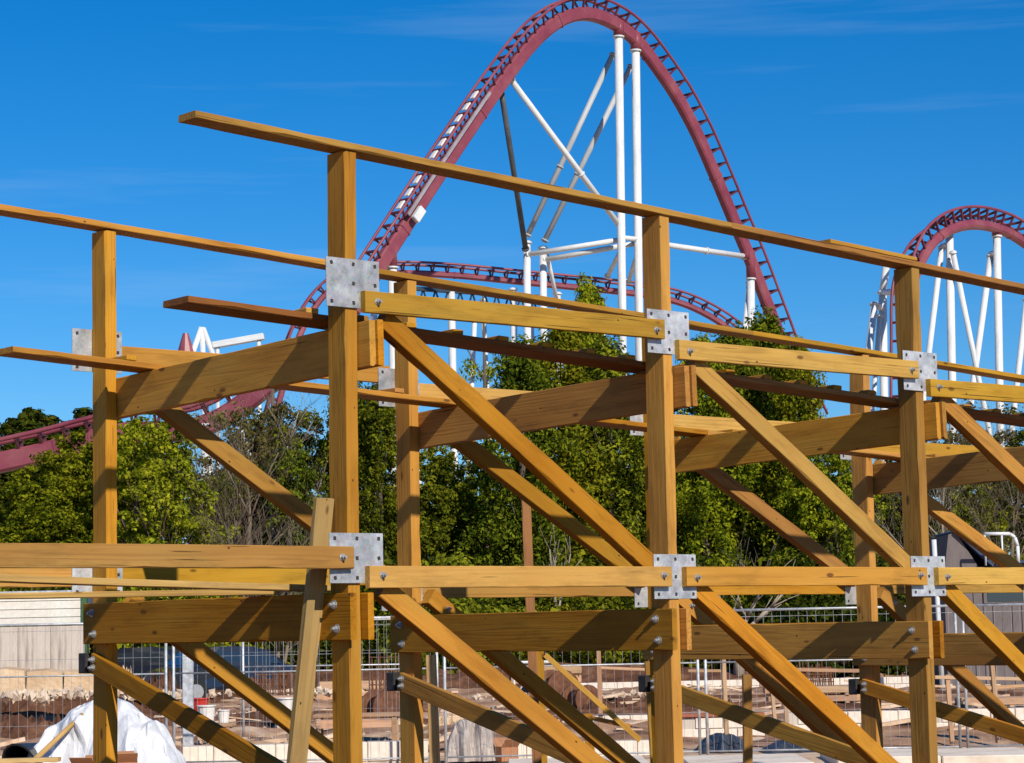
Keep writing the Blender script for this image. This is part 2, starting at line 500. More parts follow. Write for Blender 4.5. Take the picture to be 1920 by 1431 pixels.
M['siding'] = noisy('pale_siding', (0.76, 0.66, 0.55), (0.82, 0.80, 0.70), 1.3, 0.6)
M['green'] = noisy('green_paint', (0.04, 0.10, 0.045), (0.06, 0.14, 0.06), 4, 0.5)
M['shed'] = noisy('taupe_cladding', (0.13, 0.105, 0.10), (0.19, 0.155, 0.145), 2.2, 0.7, stretch=(1, 1, 0.3))
M['slate'] = noisy('blue_slate', (0.035, 0.06, 0.12), (0.06, 0.09, 0.16), 2, 0.35)
M['rust'] = noisy('rusty_steel', (0.10, 0.038, 0.018), (0.20, 0.085, 0.042), 9, 0.85)
M['bark'] = noisy('bark', (0.075, 0.055, 0.038), (0.15, 0.115, 0.085), 3, 0.95, bump=0.6, stretch=(1, 1, 0.3))
M['bark_pale'] = noisy('pale_bark', (0.26, 0.20, 0.15), (0.40, 0.33, 0.26), 3, 0.95, bump=0.4, stretch=(1, 1, 0.3))
M['twig'] = noisy('twig', (0.115, 0.085, 0.055), (0.20, 0.155, 0.105), 3, 0.95)
M['twig_red'] = noisy('red_twig', (0.13, 0.065, 0.055), (0.20, 0.11, 0.09), 3, 0.95)
M['tyre'] = noisy('tyre_rubber', (0.012, 0.012, 0.012), (0.022, 0.022, 0.022), 8, 0.8)

def glass_mat():
    m, nt, b = new_mat('car_glass')
    b.inputs['Base Color'].default_value = (0.02, 0.03, 0.04, 1)
    b.inputs['Roughness'].default_value = 0.06
    b.inputs['Specular IOR Level'].default_value = 0.9
    return m
M['glass'] = glass_mat()
def car_paint():
    m, nt, b = new_mat('car_paint')
    b.inputs['Base Color'].default_value = (0.012, 0.016, 0.026, 1)
    b.inputs['Roughness'].default_value = 0.22
    b.inputs['Coat Weight'].default_value = 0.6
    return m
M['car'] = car_paint()

def leaf_mat(name, dark, mid, light, trans=0.35):
    m, nt, b = new_mat(name)
    L = nt.links.new
    oi = node(nt, 'ShaderNodeObjectInfo')
    geo = node(nt, 'ShaderNodeNewGeometry')
    n = node(nt, 'ShaderNodeTexNoise', Scale=1.1, Detail=3.0); L(geo.outputs['Position'], n.inputs['Vector'])
    r = ramp(nt, [(0.30, dark), (0.50, mid), (0.70, light)])
    f = mathn(nt, 'ADD', mathn(nt, 'MULTIPLY', n.outputs['Fac'], 0.65), mathn(nt, 'MULTIPLY', geo.outputs['Random Per Island'], 0.36))
    L(f, r.inputs['Fac'])
    hs = node(nt, 'ShaderNodeHueSaturation')
    v = node(nt, 'ShaderNodeMapRange'); v.inputs['To Min'].default_value = 0.75; v.inputs['To Max'].default_value = 1.2
    L(oi.outputs['Random'], v.inputs['Value']); L(v.outputs[0], hs.inputs['Value'])
    h = node(nt, 'ShaderNodeMapRange'); h.inputs['To Min'].default_value = 0.485; h.inputs['To Max'].default_value = 0.515
    L(mathn(nt, 'FRACT', mathn(nt, 'MULTIPLY', oi.outputs['Random'], 9.7)), h.inputs['Value']); L(h.outputs[0], hs.inputs['Hue'])
    L(r.outputs['Color'], hs.inputs['Color'])
    nt.nodes.remove(b)
    d = node(nt, 'ShaderNodeBsdfDiffuse'); t = node(nt, 'ShaderNodeBsdfTranslucent')
    mx = node(nt, 'ShaderNodeMixShader'); mx.inputs[0].default_value = trans
    L(hs.outputs[0], d.inputs['Color']); L(hs.outputs[0], t.inputs['Color'])
    L(d.outputs[0], mx.inputs[1]); L(t.outputs[0], mx.inputs[2])
    L(mx.outputs[0], nt.nodes['Material Output'].inputs['Surface'])
    return m
M['leaf_lime'] = leaf_mat('lime_leaves', (0.050, 0.074, 0.006), (0.215, 0.235, 0.011), (0.40, 0.39, 0.022), 0.4)
M['leaf_green'] = leaf_mat('green_leaves', (0.030, 0.050, 0.006), (0.140, 0.170, 0.012), (0.29, 0.305, 0.020), 0.4)
M['leaf_dark'] = leaf_mat('dark_leaves', (0.012, 0.024, 0.005), (0.050, 0.068, 0.008), (0.13, 0.145, 0.014), 0.4)
M['leaf_olive'] = leaf_mat('olive_leaves', (0.055, 0.052, 0.012), (0.13, 0.115, 0.026), (0.22, 0.19, 0.05), 0.4)






# ------------------------------------------------------------------ ground
def ground_mesh():
    xs = np.concatenate([[-1500, -400, -150], np.linspace(-70, 70, 57), [150, 400, 1500]])
    ys = np.concatenate([[-200, -40, 0, 10], np.linspace(20, 130, 56), [180, 300, 700, 3000]])
    X, Y = np.meshgrid(xs, ys)
    Z = 0.05 * np.sin(X * 0.9 + 1.3) * np.sin(Y * 0.5) + 0.04 * np.sin(X * 2.3 + Y * 1.1)
    Z = np.where((Y > 25) & (Y < 125) & (abs(X) < 70), Z, 0.0)
    v = np.stack([X, Y, Z], -1).reshape(-1, 3)
    n = len(xs)
    f = [(j * n + i, j * n + i + 1, (j + 1) * n + i + 1, (j + 1) * n + i) for j in range(len(ys) - 1) for i in range(n - 1)]
    return mesh_np('ground', v, f, True)
g = link('ground', ground_mesh(), M['ground'])
tag(g, None, None, kind='structure')

def bounce_sheet_mesh():
    r_ = np.random.default_rng(2)
    n = 48
    v = [(0, 0, 0.06)]
    for i in range(n):
        a = 2 * math.pi * i / n
        k = 1 + 0.06 * math.sin(3 * a) + 0.04 * r_.normal()
        v.append((15 * math.cos(a) * k, 13.0 * math.sin(a) * k, 0.055))
    return mesh_np('bounce_sheet', v, [(0, 1 + i, 1 + (i + 1) % n) for i in range(n)])
bounce_sheet = link('unseen_bounce_sheet', bounce_sheet_mesh(), M['soil'])  # unseen dark sheet added to cut light bounced up under the timbers
bounce_sheet.location = (2, 13, 0)
tag(bounce_sheet, None, None, kind='structure')

# ------------------------------------------------------------------ timber structure
S, PU, PV, WB = 2.7, 0.090, 0.179, 2.774
T = empty('timber_coaster_frame', O3, PSI)
tag(T, 'golden timber coaster frame of posts, beams and diagonal braces with steel gusset plates', 'timber frame')
W = M['wood']

def hexbolt(parent, loc, axis, r=0.014, plate=True):
    """hex bolt head with a washer, standing along axis from loc"""
    mb = MB()
    a = Vector(axis).normalized()
    p = Vector(loc)
    if plate: mb.tube(p, p + a * 0.005, r * 1.45, 14)
    mb.tube(p + a * 0.004, p + a * 0.022, r, 6)
    mb.tube(p + a * 0.022, p + a * 0.040, r * 0.55, 8)
    return mb.build('bolt', M['steel'], parent)

def bolt_at(part, loc_in_T, axis_in_T, r=0.015):
    """bolt as a child of a part that is itself a child of T"""
    m = part.matrix_basis.inverted()
    return hexbolt(part, m @ Vector(loc_in_T), (m.to_3x3() @ Vector(axis_in_T)), r)

def railz(u, back):
    return (4.672 if back else 4.765) - 0.0455 * u
def vrow(back):
    return WB if back else 0.0

# posts
for back in (0, 1):
    for k in range(-1, 5):
        u0, v0 = k * S, vrow(back)
        top = railz(u0 + 0.045, back) - 0.0475
        if k == -1 and not back: top = 2.45
        board('post', T, (u0 + PU / 2, v0 + PV / 2, -0.05), (u0 + PU / 2, v0 + PV / 2, top), PV, PU, W, up=(1, 0, 0))
# handrails lying flat on the post tops, in butted lengths
for back, cuts in ((0, (-1.09, 3.4, 8.3, 11.6)), (1, (-4.6, 1.9, 6.6, 11.6))):
    for a, b in zip(cuts[:-1], cuts[1:]):
        v0 = vrow(back) + 0.072
        za, zb = railz(a, back) - 0.0225, railz(b, back) - 0.0225
        board('handrail', T, (a + 0.001, v0, za), (b - 0.001, v0, zb), 0.178, 0.043, W)
# splice board on the rail near the third post, as a short second layer
board('splice_board', T, (4.45, 0.05, railz(4.45, 0) + 0.016), (5.45, 0.05, railz(5.45, 0) + 0.016), 0.135, 0.030, W)

VO = WB + PV            # outer face of the back row
def plate(u0, v0, zc, name='gusset_plate'):
    off = 0.011 if v0 > 1 else 0.0
    p = block(name, T, (u0 - 0.155, v0 - 0.0095 + off, zc - 0.15), (u0 + 0.247, v0 - 0.0015 + off, zc + 0.15), M['galv'], bev=0.0015)
    # plate holes: raised dark blocks stand in for the shade inside square slots
    for du in (-0.165, 0.0, 0.165):
        for dz in (-0.118, 0.0, 0.118):
            if abs(du) < 0.01 or abs(dz) > 0.05 or du > 0:
                s = 0.010
                link('dark_hole', box_mesh(s * 2, 0.006, s * 2.2, 0.002, 'dark_hole'), M['dark_steel'], p, Matrix.Translation((du + 0.002, -0.0052, dz)) @ Matrix.Rotation(random.uniform(-0.4, 0.4), 4, 'Y'))
    return p
for k in range(0, 5):
    plate(k * S, 0, 3.895 - 0.112 * k)
    plate(k * S, VO, 3.79 - 0.118 * k)
for k in range(-1, 5):
    plate(k * S, 0, 2.233 if k <= 0 else 2.12)
    plate(k * S, VO, 2.225 if k <= 0 else 2.097)

def ledger(u0, u1, v0, zc, dz=0.0):
    if v0 > 1: vc_, vb_, ax_ = v0 + 0.034, v0 + 0.0565, 1
    else: vc_, vb_, ax_ = v0 - 0.033, v0 - 0.0555, -1
    l = board('ledger', T, (u0, vc_, zc), (u1, vc_, zc + dz), 0.045, 0.133, M['wood_ledger'])
    for ub in (u0 + 0.095, u1 - 0.085):
        bolt_at(l, (ub, vb_, zc + random.uniform(-0.012, 0.012)), (0, ax_, 0))
    return l
for k in range(0, 4):
    ledger(k * S + 0.10, (k + 1) * S - 0.035, 0, 3.785 - 0.119 * k, 0.008)
    ledger(k * S + 0.09, (k + 1) * S - 0.04, VO, 3.775 - 0.117 * k)
    ledger(k * S + 0.108, (k + 1) * S - 0.030, 0, 2.1185)
    ledger(k * S + 0.11, (k + 1) * S - 0.03, VO, 2.208 if k == 0 else 2.108)
ledger(-S + 0.10, -0.012, 0, 2.2335)
ledger(-S + 0.10, 0.02, VO, 2.208)

# diagonal braces in both side walls
for back in (0, 1):
    v0 = vrow(back) + (PV - 0.048 if back else 0.048)
    for k in range(-1, 4):
        u0 = k * S
        if k >= 0:
            zt = (3.70 - 0.105 * k) if not back else (3.57 - 0.112 * k)
            board('brace', T, (u0 + 0.30, v0, zt), (u0 + 2.60, v0, 2.165), 0.092, 0.125, W)
        if k >= 0:
            b = board('brace', T, (u0 + 0.26, v0, 2.055), (u0 + 2.60, v0, 0.50), 0.092, 0.125, W)
        if back and k >= 0:
            bolt_at(b, (u0 + 0.42, v0 - 0.047, 1.955), (0, -1, 0), 0.014)

# cross beams of the bents
for k in range(-1, 5):
    u0 = k * S
    dz = -0.12 * max(k, 0)
    for side, uc in (('l', u0 - 0.0245), ('r', u0 + PU + 0.0245)):
        vf = -0.06 if side == 'l' else -0.055
        cb = board('cross_beam', T, (uc, vf, 1.886 + dz), (uc, 2.99, 1.886 + dz), 0.045, 0.28, W)
        if side == 'l':
            for vb in (0.085, 2.86):
                for zb in (0.072, -0.072):
                    bolt_at(cb, (uc - 0.0225, vb + (0.012 if zb > 0 else -0.012), 1.886 + dz + zb), (-1, 0, 0), 0.019)
    if k >= 0:
        for j, uc in enumerate((u0 + PU + 0.026, u0 + PU + 0.0735)):
            e0 = -0.125 if j else -0.105
            za, zb = 3.527 - 0.118 * k + 0.004 * j, 3.443 - 0.118 * k + 0.004 * j
            cb = board('walkway_beam', T, (uc, e0, za), (uc, 2.97, zb), 0.0455, 0.28, W)
        # knee brace in the plane of the bent
    z0 = {-1: 1.62, 0: 1.62, 1: 1.41, 2: 1.31, 3: 1.20, 4: 1.1}[k]
    sl = {-1: 0.31, 0: 0.31, 1: 0.268, 2: 0.25, 3: 0.235, 4: 0.23}[k]
    kb = board('knee_brace', T, (u0 - 0.0255, 2.90, z0), (u0 - 0.0255, 0.03, z0 - sl * 2.87), 0.045, 0.135, W)
    for dzb in (0.02, -0.035):
        bolt_at(kb, (u0 - 0.048, 2.86, z0 + dzb), (-1, 0, 0), 0.017)
    block('end_bracket', T, (u0 - 0.05, 2.957, z0 - 0.075), (u0 + 0.06, 3.055, z0 + 0.065), M['dark_steel'], bev=0.006)

# walkway planks on the upper beams with anti slip cleats
for back, segs in ((0, ((-1.0, 2.84, 1), (2.845, 5.55, 1), (5.555, 8.25, 1), (8.255, 10.95, 0))), (1, ((-0.98, 2.8, 0), (2.805, 5.5, 0), (5.505, 8.2, 0), (8.205, 10.95, 0)))):
    for a, b, cl in segs:
        if back: vc, w, z0 = 2.42, 0.24, 3.650
        else: vc, w, z0 = 0.335, 0.27, 3.722
        za, zb = z0 - 0.0438 * a - 0.0225, z0 - 0.0438 * b - 0.0225
        pl = board('walkway_plank', T, (a, vc, za), (b, vc, zb), w, 0.040, M['wood_red'] if not back else W, twist=random.uniform(-0.01, 0.01))
        L_ = (b - a)
        for i in range(9):
            uu = a + 0.35 + i * 0.385 + (0.55 if a < -0.5 else 0)
            if uu > b - 0.2: break
            if back and i % 3: continue
            x = (uu - (a + b) / 2) * math.hypot(1, 0.0438)
            ww = random.uniform(0.075, 0.095)
            link('cleat', box_mesh(w * 0.98, round(ww, 2), 0.034, 0.004, 'cleat'), W, pl, Matrix.Translation((x, 0, 0.0375)) @ Matrix.Rotation(math.pi / 2 + random.uniform(-0.05, 0.05), 4, 'Z'))

# loose boards
def uvz(u, v, z):
    return O3 + U3 * u + V3 * v + Vector((0, 0, z))
def loose(name, p0, p1, w, h, mat, label, up=(0, 0, 1)):
    m = frame(p0, p1, Vector(up))
    l = (Vector(p1) - Vector(p0)).length
    o = link(name, timber_mesh(l, w, h), mat, None, m)
    return tag(o, label, 'plank')
def F(px, py, v):   # sight line meets the plane v of the frame
    return on_plane(px, py, O3 + V3 * v, U3)
loose('leaning_board', uvz(-0.105, 0.625, 0.0), uvz(-0.105, 0.105, 2.595), 0.045, 0.125, M['wood_pale'], 'pale board leaning upright against the nearest big post, behind the left ledger', up=U3)
loose('loose_plank', F(-160, 1079, 0.55), F(606, 1104, 0.55), 0.16, 0.040, M['wood_pale'], 'thin sloping plank just below the left ledger, resting towards the nearest post')
pA = F(-120, 1118, 2.35)
pB = uvz(0.02, 0.75, 2.052)
pA.z = pB.z + 0.012
loose('loose_plank', pA, pB, 0.15, 0.038, M['wood_pale'], 'flat plank lying on top of the left cross beam, above the white cabin wall')

# ------------------------------------------------------------------ steel coaster
def catmull(P, step):
    P = [Vector(p) for p in P]
    P = [P[0] * 2 - P[1]] + P + [P[-1] * 2 - P[-2]]
    out = []
    for i in range(1, len(P) - 2):
        p0, p1, p2, p3 = P[i - 1:i + 3]
        for j in range(16):
            t = j / 16
            out.append(0.5 * ((2 * p1) + (p2 - p0) * t + (2 * p0 - 5 * p1 + 4 * p2 - p3) * t * t + (3 * p1 - p0 - 3 * p2 + p3) * t ** 3))
    out.append(P[-2])
    # even spacing
    res = [out[0]]; acc = 0.0
    for a, b in zip(out[:-1], out[1:]):
        d = (b - a).length
        while d > 1e-9 and acc + d >= step:
            a = a + (b - a) * ((step - acc) / d)
            res.append(a); d = (b - a).length; acc = 0.0
        acc += d
    return res

def circ(r, n=8):
    return [(r * math.cos(2 * math.pi * i / n), r * math.sin(2 * math.pi * i / n)) for i in range(n)]

def tie_mesh(key, gauge, drop):
    mb = MB()
    g2 = gauge / 2
    mb.box((0, -g2, -0.10), (0, g2, -0.10), 0.12, 0.12)
    mb.box((0, -g2 + 0.04, -0.08), (0, -0.20, -drop), 0.11, 0.10, up=Vector((1, 0, 0)))
    mb.box((0, g2 - 0.04, -0.08), (0, 0.20, -drop), 0.11, 0.10, up=Vector((1, 0, 0)))
    return mesh_np('tie', mb.v, mb.f)

_ties = {}
def track(root, P, lat_hint, gauge=1.0, spine=(0.56, 0.80), drop=0.62, tie_step=1.0, roll=None, rail_r=0.085):
    """rails, box spine and ties along a space curve; lat_hint: sideways direction"""
    step = 0.5
    pts = catmull(P, step)
    n = len(pts)
    fr = []
    for i, p in enumerate(pts):
        t = (pts[min(i + 1, n - 1)] - pts[max(i - 1, 0)]).normalized()
        l = (lat_hint - t * lat_hint.dot(t)).normalized()
        nn = t.cross(l)
        if roll:
            a = roll(i / (n - 1))
            l, nn = l * math.cos(a) + nn * math.sin(a), nn * math.cos(a) - l * math.sin(a)
        fr.append((p, l, nn, t))
    for s in (-1, 1):
        mb = MB()
        mb.sweep([(p + l * (s * gauge / 2), l, nn) for p, l, nn, t in fr], circ(rail_r))
        mb.build('rail', M['maroon'], root, True)
    sw, sd = spine
    mb = MB()
    c = 0.10
    prof = [(-sw / 2 + c, -sd / 2), (sw / 2 - c, -sd / 2), (sw / 2, -sd / 2 + c), (sw / 2, sd / 2 - c), (sw / 2 - c, sd / 2), (-sw / 2 + c, sd / 2), (-sw / 2, sd / 2 - c), (-sw / 2, -sd / 2 + c)]
    mb.sweep([(p - nn * (drop + sd / 2 - 0.05), l, nn) for p, l, nn, t in fr], prof)
    sp = mb.build('spine', M['maroon'], root)
    # bolted spine joints
    for i in range(12, n - 4, 19):
        p, l, nn, t = fr[i]
        mbf = MB()
        mbf.sweep([(p - nn * (drop + sd / 2 - 0.05) + t * d, l, nn) for d in (-0.06, 0.06)], [(a * 1.13, b * 1.10) for a, b in prof])
        mbf.build('joint_flange', M['maroon'], sp)
    k = (gauge, drop)
    if k not in _ties: _ties[k] = tie_mesh(k, gauge, drop)
    every = max(1, round(tie_step / step))
    for i in range(1, n - 1, every):
        p, l, nn, t = fr[i]
        m = Matrix((t, l, nn)).transposed().to_4x4(); m.translation = p
        link('tie', _ties[k], M['maroon_dark'], root, m)
    return fr

def column(root, p0, p1, r, flange=True, mat='white'):
    """round steel leg with bolted flange rings"""
    p0, p1 = Vector(p0), Vector(p1)
    o = tube('column', root, p0, p1, r, M[mat], 14)
    if flange:
        L_ = (p1 - p0).length
        for x in ((-L_ / 2 + 0.12, L_ / 2 - 0.12) if L_ < 9 else (-L_ / 2 + 0.12, 0.12 * L_, L_ / 2 - 0.12)):
            link('flange', tube_mesh(0.10, r * 1.38, 14, None, mat), M[mat], o, Matrix.Translation((x, 0, 0)))
    return o

def h_dir(deg):
    return Vector((math.cos(rad(deg)), math.sin(rad(deg)), 0))

# --- the big hill
H1 = empty('coaster_hill', (5.2, 133, 0))
tag(H1, 'tall maroon steel coaster hill on white tubular supports, highest thing against the sky', 'coaster')
H1.location = (0, 0, 0)
hd = h_dir(44)
P0 = at(1085, 5, 134)
def HP(px, py): return on_plane(px, py, P0, hd)
lat1 = Vector((-hd.y, hd.x, 0))
px_path = [(640, 560), (668, 512), (700, 462), (752, 382), (806, 300), (856, 226), (903, 158), (938, 110), (975, 63), (1012, 27), (1050, 4), (1090, -4), (1130, 4), (1172, 27), (1208, 60), (1245, 108), (1283, 165), (1320, 234), (1356, 316), (1390, 398), (1420, 470), (1450, 548), (1480, 628), (1512, 710), (1545, 790)]
fr1 = track(H1, [HP(*q) for q in px_path], lat1)
# linear motor panels between the rails of the climb, and the grey cable cover beside them
zlo, zhi = HP(752, 400).z, HP(905, 158).z
for i in range(len(fr1)):
    p, l, nn, t = fr1[i]
    if zlo < p.z < zhi and p.x < P0.x and i % 2 == 0:
        m = Matrix((t, l, nn)).transposed().to_4x4(); m.translation = p - nn * 0.02 + l * 0.0
        link('motor_panel', box_mesh(0.62, 0.34, 0.10, 0.03, 'mp'), M['cream_panel'], H1, m)
mb = MB()
mb.sweep([(p - l * 0.62 - nn * 0.42, l, nn) for p, l, nn, t in [q for q in fr1 if zlo < q[0].z < zhi and q[0].x < P0.x]], [(-0.06, -0.09), (0.06, -0.09), (0.06, 0.09), (-0.06, 0.09)])
mb.build('cable_cover', M['grey_cover'], H1)
p, l, nn, t = fr1[14]
m = Matrix((t, l, nn)).transposed().to_4x4(); m.translation = p - l * 0.7 - nn * 0.9
link('equipment_box', box_mesh(0.9, 0.3, 0.5, 0.04, 'eq'), M['white'], H1, m)
# supports: px, py, offset behind the hill plane
def SP(px, py, off=0.0):
    return on_plane(px, py, P0 + lat1 * off, hd)
def sup(a, b, r=0.24, fl=True, mat='white'):
    return column(H1, SP(*a), SP(*b), r, fl, mat)
def grounded(a, x, r, fl=True):
    q = SP(*a); g_ = SP(x, 1240, a[2] if len(a) > 2 else 0); g_.z = -0.2
    return column(H1, q, g_, r, fl)
grounded((1160, 66), 1175, 0.25)
grounded((1192, 92), 1206, 0.25)
for a, b in (((1160, 40), (1160, 68)), ((1191, 62), (1192, 94))):
    tube('saddle', H1, SP(*a), SP(*b), 0.33, M['maroon'], 12)
sup((1150, 100, 1.0), (988, 444, 5.0), 0.17, True, 'strut_grey')
sup((1184, 122, 1.0), (1020, 454, 5.0), 0.17, True, 'strut_grey')
sup((957, 148, 0.3), (1168, 432, 0.1), 0.17)
sup((938, 158, 0.6), (986, 470, 4.6), 0.17, True, 'strut_dark_grey')
grounded((988, 452, 5.0), 992, 0.22)
grounded((1018, 462, 5.0), 1024, 0.22)
sup((986, 478, 5.0), (1168, 449, 0.2), 0.16)
sup((1018, 488, 5.0), (1196, 456, 0.2), 0.16)
sup((1168, 446, 0.0), (1197, 449, 0.0), 0.15, False)
sup((1200, 452, 0.0), (1398, 481, 0.0), 0.17)
sup((1168, 462, 0.4), (1138, 520, 3.0), 0.14)
sup((1197, 470, 0.4), (1178, 530, 3.0), 0.14)
sup((1024, 470, 5.0), (1052, 600, 8.0), 0.13, False)
tube('saddle', H1, SP(1398, 466), SP(1398, 486), 0.30, M['maroon'], 12)
tube('saddle', H1, SP(1407, 470), SP(1408, 522), 0.30, M['maroon'], 12)
grounded((1408, 520), 1414, 0.24)
grounded((1406, 528, 0.3), 1340, 0.2)
tube('saddle', H1, SP(952, 130, .2), SP(958, 152, .2), 0.24, M['maroon'], 12)
tube('saddle', H1, SP(733, 452), SP(736, 500), 0.28, M['maroon'], 12)
grounded((736, 498), 742, 0.24)

# --- the lower hill behind it
H2 = empty('coaster_turn', (0, 0, 0))
tag(H2, 'low maroon coaster curve passing behind the big hill above the treetops', 'coaster')
hd2 = h_dir(14)
P2 = at(900, 500, 150)
def QP(px, py): return on_plane(px, py, P2, hd2)
lat2 = Vector((-hd2.y, hd2.x, 0))
track(H2, [QP(*q) for q in ((455, 960), (478, 850), (503, 755), (528, 668), (553, 603), (588, 548), (632, 512), (690, 497), (760, 494), (860, 499), (960, 509), (1060, 519), (1150, 528), (1220, 537), (1280, 551), (1332, 574), (1378, 604), (1425, 648), (1490, 730))], lat2, gauge=1.2, spine=(0.42, 0.40), drop=0.5, tie_step=1.0)
for x, y in ((845, 532), (962, 540), (1045, 548), (1128, 560), (1216, 574), (700, 530), (640, 545)):
    a = QP(x, y); b = Vector((a.x, a.y, -0.2))
    column(H2, a, b, 0.22)
for x, y, x2 in ((890, 600, 860), (905, 560, 935), (770, 560, 800)):
    a = QP(x, y); b = QP(x2, 1100); b.z = -0.2
    column(H2, a, b, 0.16)

# dark truss roof under that curve
TR = empty('station_truss', (0, 0, 0))
tag(TR, 'dark blue steel lattice truss on white columns below the low coaster curve', 'truss')
ta, tb = at(735, 552, 142), at(1010, 570, 146)
up_ = Vector((0, 0, 1))
for dz, nm in ((0, 'lower_chord'), (1.35, 'upper_chord')):
    board(nm, TR, ta + up_ * (dz - 0.9), tb + up_ * (dz - 0.9), 0.30, 0.26, M['navy'], bev=0.02)
mbw = MB(); NW = 12
for i in range(NW):
    a = ta.lerp(tb, i / NW); b = ta.lerp(tb, (i + 0.5) / NW); c = ta.lerp(tb, (i + 1) / NW)
    mbw.tube(a + up_ * -0.9, b + up_ * 0.45, 0.06); mbw.tube(b + up_ * 0.45, c + up_ * -0.9, 0.06)
mbw.build('web', M['navy'], TR)
for f_ in (0.06, 0.40, 0.94):
    c = ta.lerp(tb, f_)
    tube('column', TR, c + up_ * 0.4, Vector((c.x, c.y, -0.2)), 0.22, M['white'])

# --- hill at the right edge
H3 = empty('coaster_hump', (0, 0, 0))
tag(H3, 'smaller maroon coaster hump with twisted track at the right edge on white A-frame legs', 'coaster')
hd3 = h_dir(50)
P3 = at(1820, 400, 128)
def RP(px, py, off=0.0): return on_plane(px, py, P3 + Vector((-hd3.y, hd3.x, 0)) * off, hd3)
track(H3, [RP(*q) for q in ((1688, 900), (1688, 760), (1688, 690), (1688, 630), (1687, 575), (1690, 525), (1703, 478), (1728, 436), (1768, 408), (1815, 397), (1862, 402), (1905, 420), (1960, 462), (2020, 530), (2090, 630))], Vector((-hd3.y, hd3.x, 0)), gauge=1.15, spine=(0.5, 0.52), roll=lambda f: -0.55 * math.exp(-((f - 0.42) / 0.16) ** 2))
def sup3(a, b, r=0.2, fl=True):
    return column(H3, RP(*a), RP(*b), r, fl)
def gr3(a, x, r=0.2, fl=True):
    q = RP(*a); g_ = RP(x, 1240, a[2] if len(a) > 2 else 0); g_.z = -0.2
    return column(H3, q, g_, r, fl)
gr3((1780, 432), 1795, 0.22)
gr3((1869, 440), 1884, 0.22)
tube('saddle', H3, RP(1780, 415), RP(1780, 436), 0.28, M['maroon'])
tube('saddle', H3, RP(1868, 420), RP(1869, 444), 0.28, M['maroon'])
gr3((1766, 462, 0.5), 1672, 0.16)
gr3((1786, 470, -0.5), 1940, 0.15)
gr3((1858, 478, 0.5), 1755, 0.18)
gr3((1925, 560, 0.5), 1850, 0.17)
gr3((1655, 545, 2.5), 1664, 0.22)
gr3((1640, 568, 2.5), 1560, 0.2)
gr3((1650, 590, 2.5), 1600, 0.14)
sup3((1655, 548, 2.5), (1686, 548, 0.2), 0.18, False)
sup3((1640, 570, 2.5), (1655, 580, 2.5), 0.17, False)
sup3((1662, 498, 2.5), (1655, 548, 2.5), 0.2, False)
sup3((1765, 462, 0.5), (1780, 458, 0.0), 0.14, False)
sup3((1856, 476, 0.5), (1869, 474, 0.0), 0.14, False)

# --- low track at the left edge, half hidden by the bushes
H4 = empty('coaster_straight', (0, 0, 0))
tag(H4, 'low maroon coaster track rising gently through the bushes at the left edge', 'coaster')
hd4 = h_dir(-4)
P4 = at(100, 805, 96)
def LP(px, py): return on_plane(px, py, P4, hd4)
track(H4, [LP(*q) for q in ((-160, 862), (-80, 846), (0, 828), (80, 810), (160, 789), (240, 772), (330, 770), (385, 756), (432, 728), (480, 690), (540, 654), (600, 638), (652, 630))], Vector((-hd4.y, hd4.x, 0)), gauge=1.1, spine=(0.6, 0.85), drop=0.5, rail_r=0.10)
for x, y in ((388, 792), (-60, 880)):
    a = LP(x, y); column(H4, a, Vector((a.x, a.y, -0.2)), 0.26)

# small A-frame top seen over the upper beam
A5 = empty('track_end_frame', (0, 0, 0))
tag(A5, 'small white A-frame top with a maroon track end, just above the upper left beam', 'support')
d5 = 118
for a, b in (((378, 614), (348, 700)), ((379, 614), (382, 720)), ((381, 616), (412, 700))):
    q = at(*a, d5); g_ = at(b[0], b[1], d5)
    dirv = (g_ - q); g_ = q + dirv * ((q.z + 0.1) / -dirv.z)
    tube('leg', A5, q, g_, 0.14, M['white'])
mb = MB()
mb.tube(at(348, 625, d5), at(349, 672, d5), 0.14, 10, 0.55)
mb.build('track_end', M['maroon'], A5)
RB = empty('white_gutter', (0, 0, 0))
tag(RB, 'weathered white boxed gutter rising behind the upper left beam', 'gutter')
q1, q2 = at(398, 648, 112), at(495, 631, 112)
board('trough', RB, q1, q2, 0.4, 0.32, M['white'], bev=0.03)
for f_ in (0.1, 0.9):
    c = q1.lerp(q2, f_)
    tube('leg', RB, c, Vector((c.x, c.y, -0.1)), 0.1, M['white'])

# ------------------------------------------------------------------ trees
def leaf_cloud(centres, radii, per, size, up_bias=0.35, flat=0.75, elong=1.0):
    """leaf sized quads scattered round clump centres -> verts, faces"""
    n = len(centres) * per
    c = np.repeat(centres, per, 0)
    r = np.repeat(radii, per)
    d = rng.normal(size=(n, 3))
    d /= np.linalg.norm(d, axis=1, keepdims=True)
    rr = r * rng.uniform(0.25, 1.0, n) ** 0.6
    p = c + d * rr[:, None] * np.array([1, 1, flat])
    nrm = d + rng.normal(size=(n, 3)) * 0.36 + np.array([0, 0, up_bias])
    nrm /= np.linalg.norm(nrm, axis=1, keepdims=True)
    a = np.cross(nrm, rng.normal(size=(n, 3)))
    a /= np.linalg.norm(a, axis=1, keepdims=True) + 1e-9
    b = np.cross(nrm, a)
    s = size * rng.uniform(0.6, 1.35, n)
    a *= s[:, None] * elong
    b *= (s * rng.uniform(0.5, 0.9, n))[:, None]
    v = np.stack([p - a, p - b * 0.9, p + a, p + b * 0.9], 1).reshape(-1, 3)
    return v

